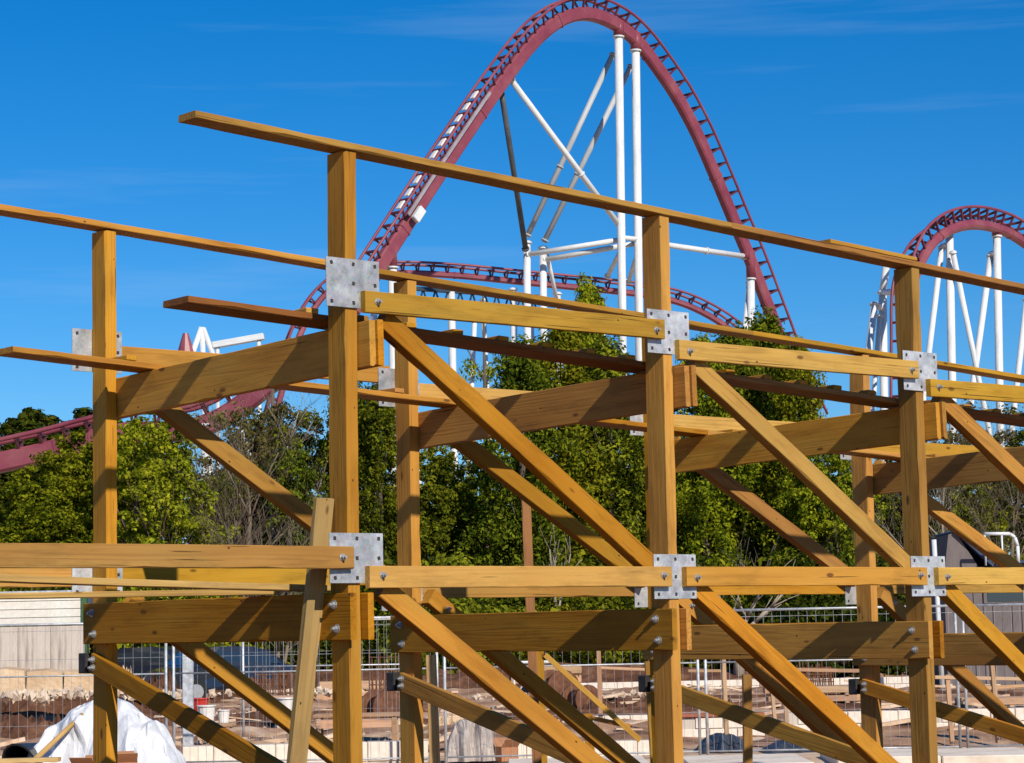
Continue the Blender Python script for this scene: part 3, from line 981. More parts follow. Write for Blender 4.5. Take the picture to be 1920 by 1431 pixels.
def quads_mesh(name, v):
    n = len(v) // 4
    me = bpy.data.meshes.new(name)
    me.vertices.add(len(v)); me.vertices.foreach_set('co', v.astype(np.float32).ravel())
    me.loops.add(n * 4); me.loops.foreach_set('vertex_index', np.arange(n * 4, dtype=np.int32))
    me.polygons.add(n); me.polygons.foreach_set('loop_start', np.arange(0, n * 4, 4, dtype=np.int32))
    me.update(calc_edges=True)
    return me

def crown_mesh(kind):
    """unit-ish crowns: height about 1 x H"""
    if kind == 'bushy':       # broad leafy crown down to the ground, lobed
        H, R = 8.0, 2.7
        nl = 16
        lob = []
        for i in range(nl):
            z = rng.uniform(0.10, 0.93)
            a = rng.uniform(0, 6.28)
            w = R * (1 - max(0, z - 0.35) / 0.75) ** 0.8 * rng.uniform(0.35, 0.75)
            lob.append((w * math.cos(a), w * math.sin(a), z * H, rng.uniform(0.8, 1.5)))
        lob.append((0, 0, H * 0.90, 0.8)); lob.append((0, 0, H * 0.62, 1.5)); lob.append((0, 0, H * 0.3, 1.8))
        cs, rs = [], []
        for x, y, z, r in lob:
            for _ in range(20):
                d = rng.normal(size=3); d /= np.linalg.norm(d)
                q = np.array([x, y, z]) + d * r * rng.uniform(0.72, 1.08) * np.array([1, 1, 1.1])
                if q[2] > 0.2:
                    cs.append(q); rs.append(rng.uniform(0.16, 0.42))
        return quads_mesh(kind, leaf_cloud(np.array(cs), np.array(rs), 84, 0.064))
    if kind == 'upright':     # tall feathery conifer like crown of rising sprays
        H, R = 12.0, 2.3
        ph = rng.uniform(0, 6)
        cs, rs = [], []
        for i in range(400):
            z = H * rng.uniform(0.03, 1.0) ** 0.85
            a = rng.uniform(0, 6.28)
            w = R * max(0.05, 1.0 - (z / H) ** 2.6) ** 0.6 * rng.uniform(0.45, 1.1) * (0.80 + 0.22 * math.sin(z * 1.7 + 2.0 + ph) + 0.2 * math.sin(a * 3 + z + ph))
            cs.append((w * math.cos(a), w * math.sin(a), z)); rs.append(rng.uniform(0.22, 0.62))
        cs = np.array(cs)
        v = leaf_cloud(cs, np.array(rs), 78, 0.072, up_bias=0.2, flat=1.25, elong=1.2)
        return quads_mesh(kind, v)
    if kind == 'loose':       # sparse leaves
        H, R = 9.0, 2.5
        cs, rs = [], []
        for i in range(150):
            z = H * rng.uniform(0.25, 1.0)
            w = R * rng.uniform(0.1, 1.0) * (1.1 - abs(z / H - 0.6))
            a = rng.uniform(0, 6.28)
            cs.append((w * math.cos(a), w * math.sin(a), z)); rs.append(rng.uniform(0.25, 0.6))
        return quads_mesh(kind, leaf_cloud(np.array(cs), np.array(rs), 40, 0.065))
    if kind == 'pine':
        H, R = 20.0, 3.4
        cs, rs = [], []
        for i in range(230):
            z = H * rng.uniform(0.1, 1.0)
            w = R * (1.04 - z / H) ** 0.8 * rng.uniform(0.5, 1.0) * (0.8 + 0.3 * (math.fmod(z, 1.7) / 1.7))
            a = rng.uniform(0, 6.28)
            cs.append((w * math.cos(a), w * math.sin(a), z)); rs.append(rng.uniform(0.4, 0.9))
        return quads_mesh(kind, leaf_cloud(np.array(cs), np.array(rs), 30, 0.26, flat=0.6))
    if kind == 'shrub':
        cs, rs = [], []
        for i in range(80):
            d = rng.normal(size=3); d /= np.linalg.norm(d); d[2] = abs(d[2])
            q = d * np.array([1.5, 1.2, 1.7]) * rng.uniform(0.5, 1.0)
            q[2] += 0.15
            cs.append(q); rs.append(rng.uniform(0.18, 0.45))
        return quads_mesh(kind, leaf_cloud(np.array(cs), np.array(rs), 70, 0.046))

def limb_mesh(kind, seed):
    """tapered trunk with limbs; bare kinds carry all their twigs"""
    r_ = random.Random(seed)
    mb = MB()
    def grow(p, d, l, r, depth, n_child, up):
        segs = 3 if depth > 0 else 2
        q = p
        for s in range(segs):
            d2 = (d + Vector((r_.uniform(-1, 1), r_.uniform(-1, 1), r_.uniform(-0.3, 0.8) * up)) * 0.16).normalized()
            e = q + d2 * (l / segs)
            ra, rb = r * (1 - 0.55 * s / segs), r * (1 - 0.55 * (s + 1) / segs)
            mb.tube(q, e, ra, 5 if depth > 1 else 3, rb)
            q, d = e, d2
            if depth > 0:
                for c in range(n_child):
                    ax = Vector((r_.uniform(-1, 1), r_.uniform(-1, 1), r_.uniform(-0.2, 0.9) * up)).normalized()
                    dd = (d * 0.75 + ax * 0.75).normalized()
                    grow(q, dd, l * r_.uniform(0.42, 0.66), rb * r_.uniform(0.4, 0.6), depth - 1, n_child, up)
    if kind == 'bare': 
        grow(Vector((0, 0, -0.1)), Vector((0.03, 0, 1)), 5.6, 0.13, 3, 3, 1.0)
    elif kind == 'stems':
        for i in range(7):
            a = r_.uniform(0, 6.28)
            grow(Vector((0.3 * math.cos(a), 0.3 * math.sin(a), -0.1)), Vector((0.28 * math.cos(a), 0.28 * math.sin(a), 1)), r_.uniform(3.0, 4.6), 0.06, 2, 2, 0.8)
    elif kind == 'trunk':
        mb.tube((0, 0, -0.1), (0.1, 0, 2.8), 0.24, 8, 0.17)
        mb.tube((0.1, 0, 2.8), (0.0, 0.1, 5.8), 0.17, 8, 0.07)
        for i in range(7):
            a = r_.uniform(0, 6.28); z = r_.uniform(1.2, 4.6)
            mb.tube((0, 0, z), (1.5 * math.cos(a), 1.5 * math.sin(a), z + 1.2), 0.07, 5, 0.02)
    elif kind == 'tall':
        mb.tube((0, 0, -0.1), (0.05, 0, 5), 0.22, 8, 0.15)
        mb.tube((0.05, 0, 5), (0, 0, 11), 0.15, 8, 0.04)
        for i in range(10):
            a = r_.uniform(0, 6.28); z = r_.uniform(1.2, 9)
            mb.tube((0, 0, z), (1.2 * math.cos(a), 1.2 * math.sin(a), z + 1.4), 0.055, 5, 0.015)
    elif kind == 'fork':
        mb.tube((0, 0, -0.1), (0.05, 0, 2.4), 0.22, 8, 0.16)
        for i, (ax, ay) in enumerate(((-0.5, 0.1), (0.35, -0.2), (0.75, 0.2))):
            grow(Vector((0.05, 0, 2.3)), Vector((ax, ay, 1)), 2.6, 0.11, 1, 2, 0.9)
    return mesh_np('limbs', mb.v, mb.f, True)

CR = {}
for kind, n in (('bushy', 4), ('upright', 4), ('loose', 2), ('pine', 2), ('shrub', 3)):
    CR[kind] = [crown_mesh(kind) for _ in range(n)]
LB = {'trunk': [limb_mesh('trunk', s) for s in (1, 2)], 'tall': [limb_mesh('tall', s) for s in (3, 4)], 'bare': [limb_mesh('bare', s) for s in (5, 6, 7)],
      'stems': [limb_mesh('stems', s) for s in (8, 9)], 'fork': [limb_mesh('fork', s) for s in (10, 11)]}

def with_mat(me, mat):
    """one mesh per material so that copies can share it"""
    k = (me.name, mat)
    if k not in with_mat.c:
        if not me.materials:
            me.materials.append(M[mat]); with_mat.c[k] = me
        elif me.materials[0] == M[mat]: with_mat.c[k] = me
        else:
            m2 = me.copy(); m2.materials.clear(); m2.materials.append(M[mat]); with_mat.c[k] = m2
    return with_mat.c[k]
with_mat.c = {}

HREF = {'bushy': 8.8, 'upright': 12.2, 'loose': 9.2, 'pine': 20.2, 'shrub': 1.9}
cnt = [0]
def tree(px, depth, top_y, crown, limbs, leaf, label, name='tree', cat='tree', wide=1.0, bark='bark', group=None, href=None):
    """a tree standing at photo column px, its top at photo row top_y"""
    i = cnt[0]; cnt[0] += 1
    x = gx(px, depth)
    top = at(px, top_y, depth).z
    h = href or HREF[crown]
    s = top / h
    r = empty(name, (x, depth, 0), (i * 2.399) % 6.28)
    r.scale = (s * wide, s * wide, s)
    if limbs:
        lm = LB[limbs][i % len(LB[limbs])]
        link('trunk' if limbs in ('trunk', 'tall', 'fork') else 'branches', with_mat(lm, bark), None, r)
    if crown:
        link('crown', with_mat(CR[crown][i % len(CR[crown])], leaf), None, r)
    return tag(r, label, cat, group)

# far pines at the upper left
for px, ty, lab in ((-30, 772, 'far dark pine at the very left edge behind the low coaster track'), (22, 784, 'second far dark pine from the left edge, slim top'), (58, 766, 'tall far pine left of the leftmost timber post'), (92, 778, 'far pine between the tallest left pines'), (128, 790, 'lowest far pine just left of the leftmost timber post'), (160, 764, 'far pine right beside the leftmost timber post'), (205, 775, 'far pine hidden mostly by the leftmost timber post'), (245, 790, 'far pine just right of the leftmost timber post')):
    tree(px, 175, ty, 'pine', None, 'leaf_dark', lab, 'pine_tree', 'pine', wide=1.25)

# the row of trees beyond the building site
rows = [
 # px, depth, top, crown, limbs, leaf, wide, label
 (-40, 80, 905, 'bushy', 'trunk', 'leaf_lime', 1.25, 'yellow green bushy tree cut by the left edge of the picture'),
 (60, 78, 838, 'bushy', 'trunk', 'leaf_lime', 1.2, 'lime green bushy tree under the low coaster track at the left'),
 (132, 80, 782, 'bushy', 'trunk', 'leaf_lime', 1.05, 'lime green tree touching the left side of the leftmost post'),
 (190, 80, 796, 'bushy', 'trunk', 'leaf_lime', 1.0, 'lime green tree directly behind the leftmost post'),
 (255, 77, 738, 'bushy', 'trunk', 'leaf_lime', 1.0, 'full lime green tree right of the leftmost post'),
 (318, 79, 742, 'bushy', 'trunk', 'leaf_lime', 1.0, 'green tree behind the upper end of the left back brace'),
 (395, 88, 850, 'loose', 'trunk', 'leaf_olive', 1.1, 'thin olive tree among the bare trees left of the nearest post'),
 (455, 90, 765, 'loose', 'trunk', 'leaf_olive', 1.1, 'thin olive tree behind the bare trees left of the nearest post'),
 (515, 92, 760, 'loose', 'tall', 'leaf_olive', 1.0, 'thin olive tree rising to the walkway plank left of the nearest post'),
 (462, 86, 722, 'bushy', 'trunk', 'leaf_olive', 0.75, 'olive brown tree behind the bare trees under the upper left beam'),
 (522, 88, 726, 'bushy', 'trunk', 'leaf_olive', 0.7, 'olive brown tree just left of the nearest post under the walkway plank'),
 (548, 82, 800, 'bushy', 'trunk', 'leaf_green', 0.8, 'green tree with rounded top left of the leaning board'),
 (415, 84, 850, 'bushy', 'trunk', 'leaf_green', 0.8, 'low green tree under the left back brace'),
 (1830, 84, 850, 'bushy', 'trunk', 'leaf_green', 0.9, 'green tree right behind the brown shed roof'),
 (590, 86, 742, 'bushy', 'trunk', 'leaf_green', 0.85, 'dark green tree just left of the nearest post'),
 (660, 84, 716, 'upright', 'tall', 'leaf_green', 0.9, 'green upright tree hidden by the nearest post'),
 (716, 82, 728, 'upright', 'tall', 'leaf_green', 0.95, 'green upright tree between the nearest post and the post behind it'),
 (800, 84, 800, 'bushy', 'trunk', 'leaf_green', 1.0, 'green bushy tree right of the second back post'),
 (865, 88, 775, 'bushy', 'trunk', 'leaf_lime', 0.9, 'lime tree behind the middle back brace'),
 (918, 96, 668, 'loose', 'tall', 'leaf_lime', 0.6, 'slender sparse yellow green tree reaching into the sky below the upper ledger'),
 (985, 82, 640, 'upright', 'tall', 'leaf_green', 0.95, 'tall green tree at the right of the sky gap, left of the second post'),
 (1062, 84, 615, 'upright', 'tall', 'leaf_lime', 1.0, 'tall lime green tree behind the middle of the first upper ledger'),
 (1118, 96, 532, 'upright', 'tall', 'leaf_lime', 0.55, 'slim treetop rising above the first upper ledger in front of the low coaster curve'),
 (1150, 84, 640, 'upright', 'tall', 'leaf_green', 1.0, 'tall green tree just left of the second post'),
 (1225, 88, 690, 'upright', 'tall', 'leaf_green', 0.9, 'green tree hidden behind the second post'),
 (1330, 84, 636, 'upright', 'tall', 'leaf_lime', 0.9, 'lime green tree right of the second post under the second upper ledger'),
 (1392, 86, 618, 'upright', 'tall', 'leaf_green', 0.9, 'tall green tree in front of the foot of the big hill, left one'),
 (1448, 88, 592, 'upright', 'tall', 'leaf_green', 0.85, 'tallest green tree at the foot of the big hill'),
 (1505, 84, 640, 'upright', 'tall', 'leaf_lime', 0.85, 'lime green tree at the right end of the treetops by the big hill'),
 (1560, 82, 790, 'bushy', 'trunk', 'leaf_lime', 0.9, 'low lime tree between the treetops and the third back post'),
 (1630, 84, 800, 'bushy', 'trunk', 'leaf_green', 0.9, 'green tree behind the rightmost back post'),
 (1700, 88, 835, 'bushy', 'trunk', 'leaf_dark', 0.95, 'dark tree hidden by the third front post'),
 (1775, 90, 765, 'loose', 'trunk', 'leaf_olive', 1.2, 'sparse olive tree above the brown shed'),
 (1850, 92, 755, 'loose', 'trunk', 'leaf_olive', 1.2, 'sparse olive tree near the right edge under the last ledger'),
 (1925, 90, 780, 'bushy', 'trunk', 'leaf_dark', 1.1, 'dark tree cut by the right edge of the picture'),
]
for px, dp, ty, cr, lb, lf, wd, lab in rows:
    tree(px, dp, ty, cr, lb, lf, lab, wide=wd)
# second row that closes the gaps low down
for px, ty, cr, lf, lab in ((30, 960, 'bushy', 'leaf_green', 'dark green tree low behind the left lime bushes, leftmost'), (230, 930, 'bushy', 'leaf_dark', 'dark tree low behind the leftmost post'), (500, 930, 'bushy', 'leaf_dark', 'dark green tree low behind the bare trees'), (560, 880, 'bushy', 'leaf_green', 'green tree behind the leaning board'),
        (640, 900, 'bushy', 'leaf_dark', 'dark tree low behind the nearest post'), (770, 880, 'bushy', 'leaf_green', 'green tree low behind the second back post'), (900, 860, 'bushy', 'leaf_green', 'green tree low behind the crossing middle braces'), (1000, 850, 'upright', 'leaf_dark', 'dark tree behind the thin reddish pole'),
        (1090, 840, 'bushy', 'leaf_green', 'green tree low in the middle of the tree row'), (1190, 850, 'bushy', 'leaf_dark', 'dark tree low just left of the second post'), (1290, 830, 'bushy', 'leaf_green', 'green tree low just right of the second post'), (1380, 820, 'bushy', 'leaf_green', 'green tree low behind the right back brace'),
        (1470, 810, 'bushy', 'leaf_green', 'green tree low left of the third post'), (1590, 860, 'bushy', 'leaf_dark', 'dark tree low beside the rightmost back post'), (1680, 880, 'bushy', 'leaf_dark', 'dark tree low left of the third front post'), (1790, 880, 'bushy', 'leaf_dark', 'dark tree low behind the brown shed'), (1890, 870, 'bushy', 'leaf_dark', 'dark tree low at the right edge above the shed')):
    tree(px, 97 + (px % 7), ty, cr, 'trunk', lf, lab, wide=1.35)
# bare trees
for px, dp, ty, lb, bk, wd, lab in ((372, 76, 905, 'stems', 'twig_red', 1.0, 'reddish bare bush of many stems right of the left lime trees'), (430, 82, 742, 'bare', 'twig', 1.0, 'grey brown bare tree left of the nearest post, left one'), (478, 80, 728, 'bare', 'twig', 1.1, 'grey brown bare tree under the upper left beam'), (528, 84, 730, 'bare', 'bark_pale', 1.0, 'pale bare tree just left of the nearest post'), (505, 72, 900, 'stems', 'twig', 1.0, 'low bare shrub of thin stems behind the left ledger'),
        (445, 74, 930, 'stems', 'twig', 1.1, 'low bare shrub under the left back brace'), (1045, 72, 985, 'fork', 'bark_pale', 0.55, 'pale forked bare trunk left of the second post'), (1420, 74, 990, 'fork', 'bark', 0.6, 'pale forked bare trunk between the second and third posts'), (1382, 66, 1060, 'fork', 'bark_pale', 1.3, 'thick pale trunk above the wire fence'), (1780, 80, 830, 'bare', 'bark_pale', 0.9, 'bare pale tree above the shed roof'),
        (1870, 82, 800, 'bare', 'twig', 1.0, 'bare grey tree at the right edge'), (1660, 80, 900, 'stems', 'twig', 1.0, 'bare twiggy shrub beside the rightmost back post'), (1812, 86, 745, 'bare', 'twig', 1.0, 'tall bare tree rising under the last upper ledger')):
    hr = {'bare': 9.6, 'stems': 6.3, 'fork': 5.6}[lb]
    tree(px, dp, ty, None, lb, None, lab, 'bare_tree' if lb != 'stems' else 'bare_shrub', 'tree' if lb != 'stems' else 'shrub', wide=wd, bark=bk, href=hr)
# shrubs along the foot of the trees
sh = [(20, 1040, 'near the left edge'), (110, 1020, 'left of the leftmost post'), (215, 1000, 'touching the leftmost post'), (300, 1010, 'right of the leftmost post'), (560, 1030, 'behind the leaning board'), (700, 1030, 'right of the nearest post'), (790, 1050, 'right of the second back post'), (870, 1010, 'under the middle back brace'), (945, 1040, 'left of the thin reddish pole'), (1075, 1030, 'right of the pale forked trunk'), (1160, 1050, 'left of the second front post'), (1290, 1020, 'right of the second front post'), (1345, 1040, 'beside the thick pale trunk'), (1450, 1010, 'halfway between second and third front posts'), (1530, 1000, 'under the right back brace'), (1590, 1030, 'left of the rightmost back post'), (1650, 1050, 'right of the rightmost back post'), (1720, 1020, 'behind the third front post')]
for j, (px, ty, where) in enumerate(sh):
    tree(px, 70 + (j * 5) % 7, ty, 'shrub', None, ('leaf_lime', 'leaf_green', 'leaf_dark')[j % 3], 'low leafy %s shrub %s' % (('lime', 'green', 'dark green')[j % 3], where), 'shrub', 'shrub', wide=0.9, group='shrubs below the tree row')

# ------------------------------------------------------------------ building site
UP = Vector((0, 0, 1))
def gp(px, depth, z=0.0):
    return Vector((gx(px, depth), depth, z))
def zat(py, px, depth):
    return at(px, py, depth).z

# --- wire mesh fence
def fence_panel(pa, pb, label, h=1.99):
    d = (pb - pa); Lp = d.length
    r = empty('fence_panel', pa, math.atan2(d.y, d.x))
    for x in (0.03, Lp - 0.03):
        o = tube('upright', r, (x, 0, 0.02), (x, 0, h), 0.021, M['galv'], 8)
    for z, nm, rr in ((h - 0.02, 'top_rail', 0.017), (1.28, 'mid_rail', 0.011), (0.10, 'bottom_rail', 0.012)):
        tube(nm, r, (0.05, 0, z), (Lp - 0.05, 0, z), rr, M['galv'], 8)
    mb = MB()
    n = int(Lp / 0.115)
    for i in range(1, n):
        x = Lp * i / n
        mb.tube((x, 0.012, 0.1), (x, 0.012, h - 0.03), 0.0019, 4)
    for z in (0.62, 1.5, 1.88):
        mb.tube((0.03, 0.02, z), (Lp - 0.03, 0.02, z), 0.0026, 4)
    mb.build('wire_mesh', M['galv'], r)
    return tag(r, label, 'fence', 'mesh fence panels across the site')
fx = [-200, 318, 825, 1313, 1798, 2280]
labs = ['galvanised wire fence panel at the left edge beside the white tarp heap', 'galvanised wire fence panel left of centre, ending at the second back post', 'galvanised wire fence panel in the middle behind the second front post', 'galvanised wire fence panel between the second and third front posts', 'galvanised wire fence panel in front of the brown shed']
for i in range(5):
    fence_panel(gp(fx[i] + 3, 31.0 + 0.15 * (i % 2)), gp(fx[i + 1] - 3, 31.0 + 0.15 * ((i + 1) % 2)), labs[i])
fence_panel(gp(452, 36), gp(760, 35.2), 'second row fence panel behind the nearest post, in front of the dark car')
sp = empty('steel_post', gp(352, 33.2))
block('shaft', sp, (-0.075, -0.06, 0), (0.075, 0.06, zat(1218, 352, 33.2)), M['galv'], 0.01)
block('base_plate', sp, (-0.15, -0.13, 0), (0.15, 0.13, 0.02), M['galv'], 0.004)
tag(sp, 'broad grey steel box post standing right of the double fence post at the left', 'post')

# --- soil banks and mounds
def mound(name, px, depth, wid, dep, hgt, mat, label, seed, kind=None, sharp=1.3):
    r_ = np.random.default_rng(seed)
    n, m_ = 46, 24
    xs, ys = np.linspace(-1, 1, n), np.linspace(-1, 1, m_)
    X, Y = np.meshgrid(xs, ys)
    env = np.clip(1 - np.abs(X) ** 2.6, 0, 1) * np.clip(1 - np.abs(Y) ** 2.2, 0, 1)
    Z = np.zeros_like(X)
    for _ in range(38):
        fx_, fy_ = r_.uniform(1, 11), r_.uniform(1, 6)
        Z += np.sin(X * fx_ + r_.uniform(0, 6)) * np.sin(Y * fy_ + r_.uniform(0, 6)) * 0.9 / (fx_ + fy_)
    Z = env * (0.75 + 0.42 * Z + 0.10 * r_.normal(size=X.shape))
    v = np.stack([X * wid / 2 + r_.normal(size=X.shape) * wid * 0.004, Y * dep / 2, np.clip(Z, 0, 9) ** sharp * hgt - 0.10], -1).reshape(-1, 3)
    f = [(j * n + i, j * n + i + 1, (j + 1) * n + i + 1, (j + 1) * n + i) for j in range(m_ - 1) for i in range(n - 1)]
    o = link(name, mesh_np(name, v, f), M[mat])
    o.location = gp(px, depth)
    return tag(o, label, 'soil' if label else None, kind=kind)
bank = mound('earth_bank', 1010, 84, 46, 6, 1.5, 'soil', None, 3, 'structure', 0.7)
bank2 = mound('earth_bank', 760, 67, 26, 4, 0.85, 'soil', None, 13, 'structure', 0.8)
bank4 = mound('earth_bank', 520, 43, 9, 2.2, 0.42, 'soil', None, 33, 'structure', 0.8)
bank5 = mound('earth_bank', 1300, 44, 14, 2.0, 0.40, 'soil', None, 43, 'structure', 0.8)
bank3 = mound('earth_bank', 1500, 52, 20, 3, 0.30, 'soil', None, 23, 'structure', 0.8)
mound('soil_mound', 285, 58, 2.4, 2.0, 1.05, 'soil', 'peaked brown soil mound between the leftmost post and the fence post', 5)
mound('soil_mound', 60, 50, 6.0, 3.0, 1.10, 'soil', 'dark brown soil mound below the concrete wall at the left edge', 6, sharp=0.9)
mound('soil_mound', 60, 40, 4.6, 2.4, 0.62, 'soil', 'low brown earth heap behind the white tarp', 8)
mound('soil_mound', 250, 62, 1.9, 1.6, 1.15, 'soil_tan', 'pale tan soil mound just right of the leftmost post', 7)
mound('soil_mound', 540, 60, 5.0, 2.0, 0.95, 'soil', 'brown soil mound behind the wire fence left of the nearest post', 9)
mound('soil_mound', 690, 48, 3.2, 2.0, 0.55, 'soil', 'brown heap right of the nearest post behind the fence', 10)
mound('soil_mound', 1170, 47, 3.0, 1.6, 0.48, 'soil', 'dark brown heap left of the second front post', 12)
mound('soil_mound', 1350, 46, 3.4, 1.6, 0.46, 'soil', 'dark brown heap right of the second front post', 14)
mound('soil_mound', 880, 40, 2.6, 1.6, 0.36, 'soil_tan', 'tan gravel heap behind the grey sack', 15)

def rough_ground():
    r_ = np.random.default_rng(77)
    xs, ys = np.linspace(-19, 23, 150), np.linspace(33.0, 76, 130)
    X, Y = np.meshgrid(xs, ys)
    Z = np.zeros_like(X)
    for _ in range(60):
        k = r_.uniform(0.25, 4.5); a = r_.uniform(0, 3.14)
        Z += np.sin((X * math.cos(a) + Y * math.sin(a)) * k + r_.uniform(0, 6)) * 0.085 / k ** 0.55
    Z = 0.03 + np.abs(Z) * 0.22 + r_.normal(size=X.shape) * 0.012
    edge = np.clip(np.minimum.reduce([X + 19, 23 - X, (Y - 33) * 1.0, 76 - Y]) / 2.0, 0, 1)
    Z = Z * edge - 0.08 * (1 - edge)
    n = len(xs)
    v = np.stack([X, Y, Z], -1).reshape(-1, 3)
    f = [(j * n + i, j * n + i + 1, (j + 1) * n + i + 1, (j + 1) * n + i) for j in range(len(ys) - 1) for i in range(n - 1)]
    return mesh_np('rough_earth', v, f)
tag(link('earth_ground', rough_ground(), M['earth']), None, None, kind='structure')

# splintered boards and offcuts strewn about
mbd = MB()
for _ in range(170):
    px, dp = random.uniform(-20, 1940), random.uniform(34, 60)
    c = gp(px, dp, random.uniform(0.05, 0.22)); a = random.uniform(-0.5, 0.5) if random.random() < 0.7 else random.uniform(-1.5, 1.5)
    l_ = random.uniform(0.3, 1.5)
    d_ = Vector((math.cos(a), math.sin(a), random.uniform(-0.25, 0.25))) * l_ / 2
    mbd.box(c - d_, c + d_, random.uniform(0.06, 0.2), random.uniform(0.02, 0.06))
tag(mbd.build('wood_debris', M['debris']), 'splintered boards and offcuts strewn over the brown earth', 'debris', kind='stuff')

# --- rubble: loose broken stones, nobody could count them
def rubble(name, spots, label):
    mb = MB()
    for px, depth, n, spread, size, zb in spots:
        for _ in range(n):
            c = gp(px, depth) + Vector((random.gauss(0, spread), random.gauss(0, spread * 0.6), zb + random.uniform(0, 0.10)))
            s = size * random.uniform(0.3, 1.2)
            q = Quaternion((random.gauss(0, 1), random.gauss(0, 1), random.gauss(0, 1), random.gauss(0, 1))).normalized()
            b = len(mb.v)
            for a_ in ((1, 0.2, 0), (-0.9, 0.1, 0.2), (0.1, 1, -0.1), (-0.1, -0.9, 0.1), (0.1, 0.2, 0.8), (0, -0.2, -0.8)):
                w_ = Vector(a_) * s * random.uniform(0.7, 1.2); w_.rotate(q); mb.v.append(tuple(c + w_))
            for t_ in ((0, 2, 4), (2, 1, 4), (1, 3, 4), (3, 0, 4), (2, 0, 5), (1, 2, 5), (3, 1, 5), (0, 3, 5)):
                mb.f.append(tuple(b + i for i in t_))
    o = mb.build(name, M['rubble'])
    return tag(o, label, 'rubble', kind='stuff')
def slab(px0, px1, d0, d1, label, mat='concrete'):
    a, b = gp(px0, d0), gp(px1, d0)
    r = empty('concrete_slab', a)
    L_ = (b - a).length; n = max(1, round(L_ / 1.1))
    for i in range(n):
        block('slab', r, (L_ * i / n + 0.008, 0, -0.05), (L_ * (i + 1) / n - 0.008, d1 - d0, 0.10 + random.uniform(-0.012, 0.012)), M[mat], 0.015)
    return tag(r, label, 'slab')
slab(945, 1215, 28.6, 30.6, 'row of pale concrete slabs on the ground left of the second front post')
slab(1285, 1520, 28.4, 30.4, 'row of pale concrete slabs on the ground right of the second front post')
slab(1560, 1950, 29.0, 30.7, 'row of pale concrete slabs on the ground at the bottom right')
slab(340, 640, 28.8, 30.6, 'row of pale concrete slabs on the ground left of the nearest post')
rubble('rubble', ((280, 50, 110, 0.5, 0.13, 0.45), (100, 46, 120, 0.9, 0.13, 0.6), (400, 46, 140, 0.8, 0.11, 0.1), (620, 42, 120, 1.2, 0.09, 0.05), (540, 56, 90, 1.0, 0.10, 0.3), (900, 38, 90, 1.0, 0.07, 0.0), (1120, 42, 110, 1.2, 0.07, 0.0), (1500, 42, 110, 1.6, 0.07, 0.0), (1000, 55, 100, 2.0, 0.09, 0.1), (1350, 55, 100, 2.0, 0.09, 0.1), (1820, 44, 90, 1.3, 0.08, 0.0), (450, 38, 100, 0.9, 0.06, 0.0)), 'broken stones and concrete rubble scattered over the site')

# --- low foundation walls built of blocks
def wall(px0, px1, depth, z0, z1, label, mat='concrete', bl=0.40, thick=0.34, cap=None, tilt=0.0):
    a, b = gp(px0, depth), gp(px1, depth + tilt)
    L_ = (b - a).length
    r = empty('foundation_wall', a, math.atan2((b - a).y, (b - a).x))
    block('core', r, (0.01, 0.02, z0 - 0.1), (L_ - 0.01, thick - 0.02, z1 - 0.012), M['concrete_grey'], 0.005)
    n = max(1, round(L_ / bl)); rows_ = max(1, round((z1 - z0) / 0.22))
    w = L_ / n; h = (z1 - z0) / rows_
    for j in range(rows_):
        for i in range(n):
            dx = (w / 2 if j % 2 else 0)
            x0, x1 = i * w + dx, min((i + 1) * w + dx, L_)
            if x1 - x0 < 0.06: continue
            o = link('block', box_mesh(round(x1 - x0 - 0.014, 3), thick, round(h - 0.012, 3), 0.008, mat), M[mat], r, Matrix.Translation(((x0 + x1) / 2, thick / 2 + random.uniform(-0.006, 0.006), z0 + h * (j + 0.5))))
    if cap:
        block('coping', r, (0, -0.03, z1), (L_, thick + 0.03, z1 + 0.05), M[cap], 0.006)
    return tag(r, label, 'wall', 'low foundation walls')
wall(340, 800, 31.9, 0.0, 0.27, 'cream block foundation wall behind the nearest post at the bottom edge', tilt=0.4)
wall(930, 1240, 31.8, 0.0, 0.22, 'cream block foundation wall left of the second front post at the bottom edge', tilt=0.3)
wall(1272, 1428, 36.0, 0.0, 0.36, 'cream block wall with red brick coping right of the second front post', cap='brick')
wall(1466, 1700, 36.5, 0.0, 0.38, 'cream block wall left of the third front post', cap=None)
wall(1735, 2010, 36.0, 0.0, 0.40, 'cream block wall at the right edge below the brown shed')
wall(1000, 1420, 60.0, 0.0, 0.34, 'far white block wall behind the second front post')
wall(1440, 1730, 58.0, 0.02, 0.38, 'far white block wall left of the third front post')
wall(1080, 1225, 41.0, 0.0, 0.22, 'short cream kerb wall under the slanting far brace')

# --- left: cabin wall and concrete wall
cab = empty('site_cabin', gp(-90, 62))
x1 = gx(152, 62) - cab.location.x
zt, zb = zat(1112, 60, 62), zat(1174, 60, 62)
block('wall_core', cab, (0, 0.03, zb + 0.01), (x1 - 0.02, 2.4, zt - 0.01), M['siding'], 0.01)
nb = 4
for i in range(nb):
    z0_, z1_ = zb + (zt - zb) * i / nb, zb + (zt - zb) * (i + 1) / nb
    link('siding_board', box_mesh(x1, 0.03, round(z1_ - z0_ - 0.018, 3), 0.006, 'siding'), M['siding'], cab, Matrix.Translation((x1 / 2, 0.0, (z0_ + z1_) / 2)) @ Matrix.Rotation(0.06, 4, 'X'))
block('corner_post', cab, (x1 + 0.005, -0.06, 0), (x1 + 0.16, 0.12, zt + 0.06), M['green'], 0.01)
block('roof', cab, (-0.1, -0.15, zt), (x1 + 0.2, 2.5, zt + 0.05), M['galv'], 0.01)
tag(cab, 'white cabin wall of horizontal boards with a green corner post at the left edge', 'cabin')
cw = empty('concrete_wall', gp(-90, 61))
x1 = gx(156, 61) - cw.location.x
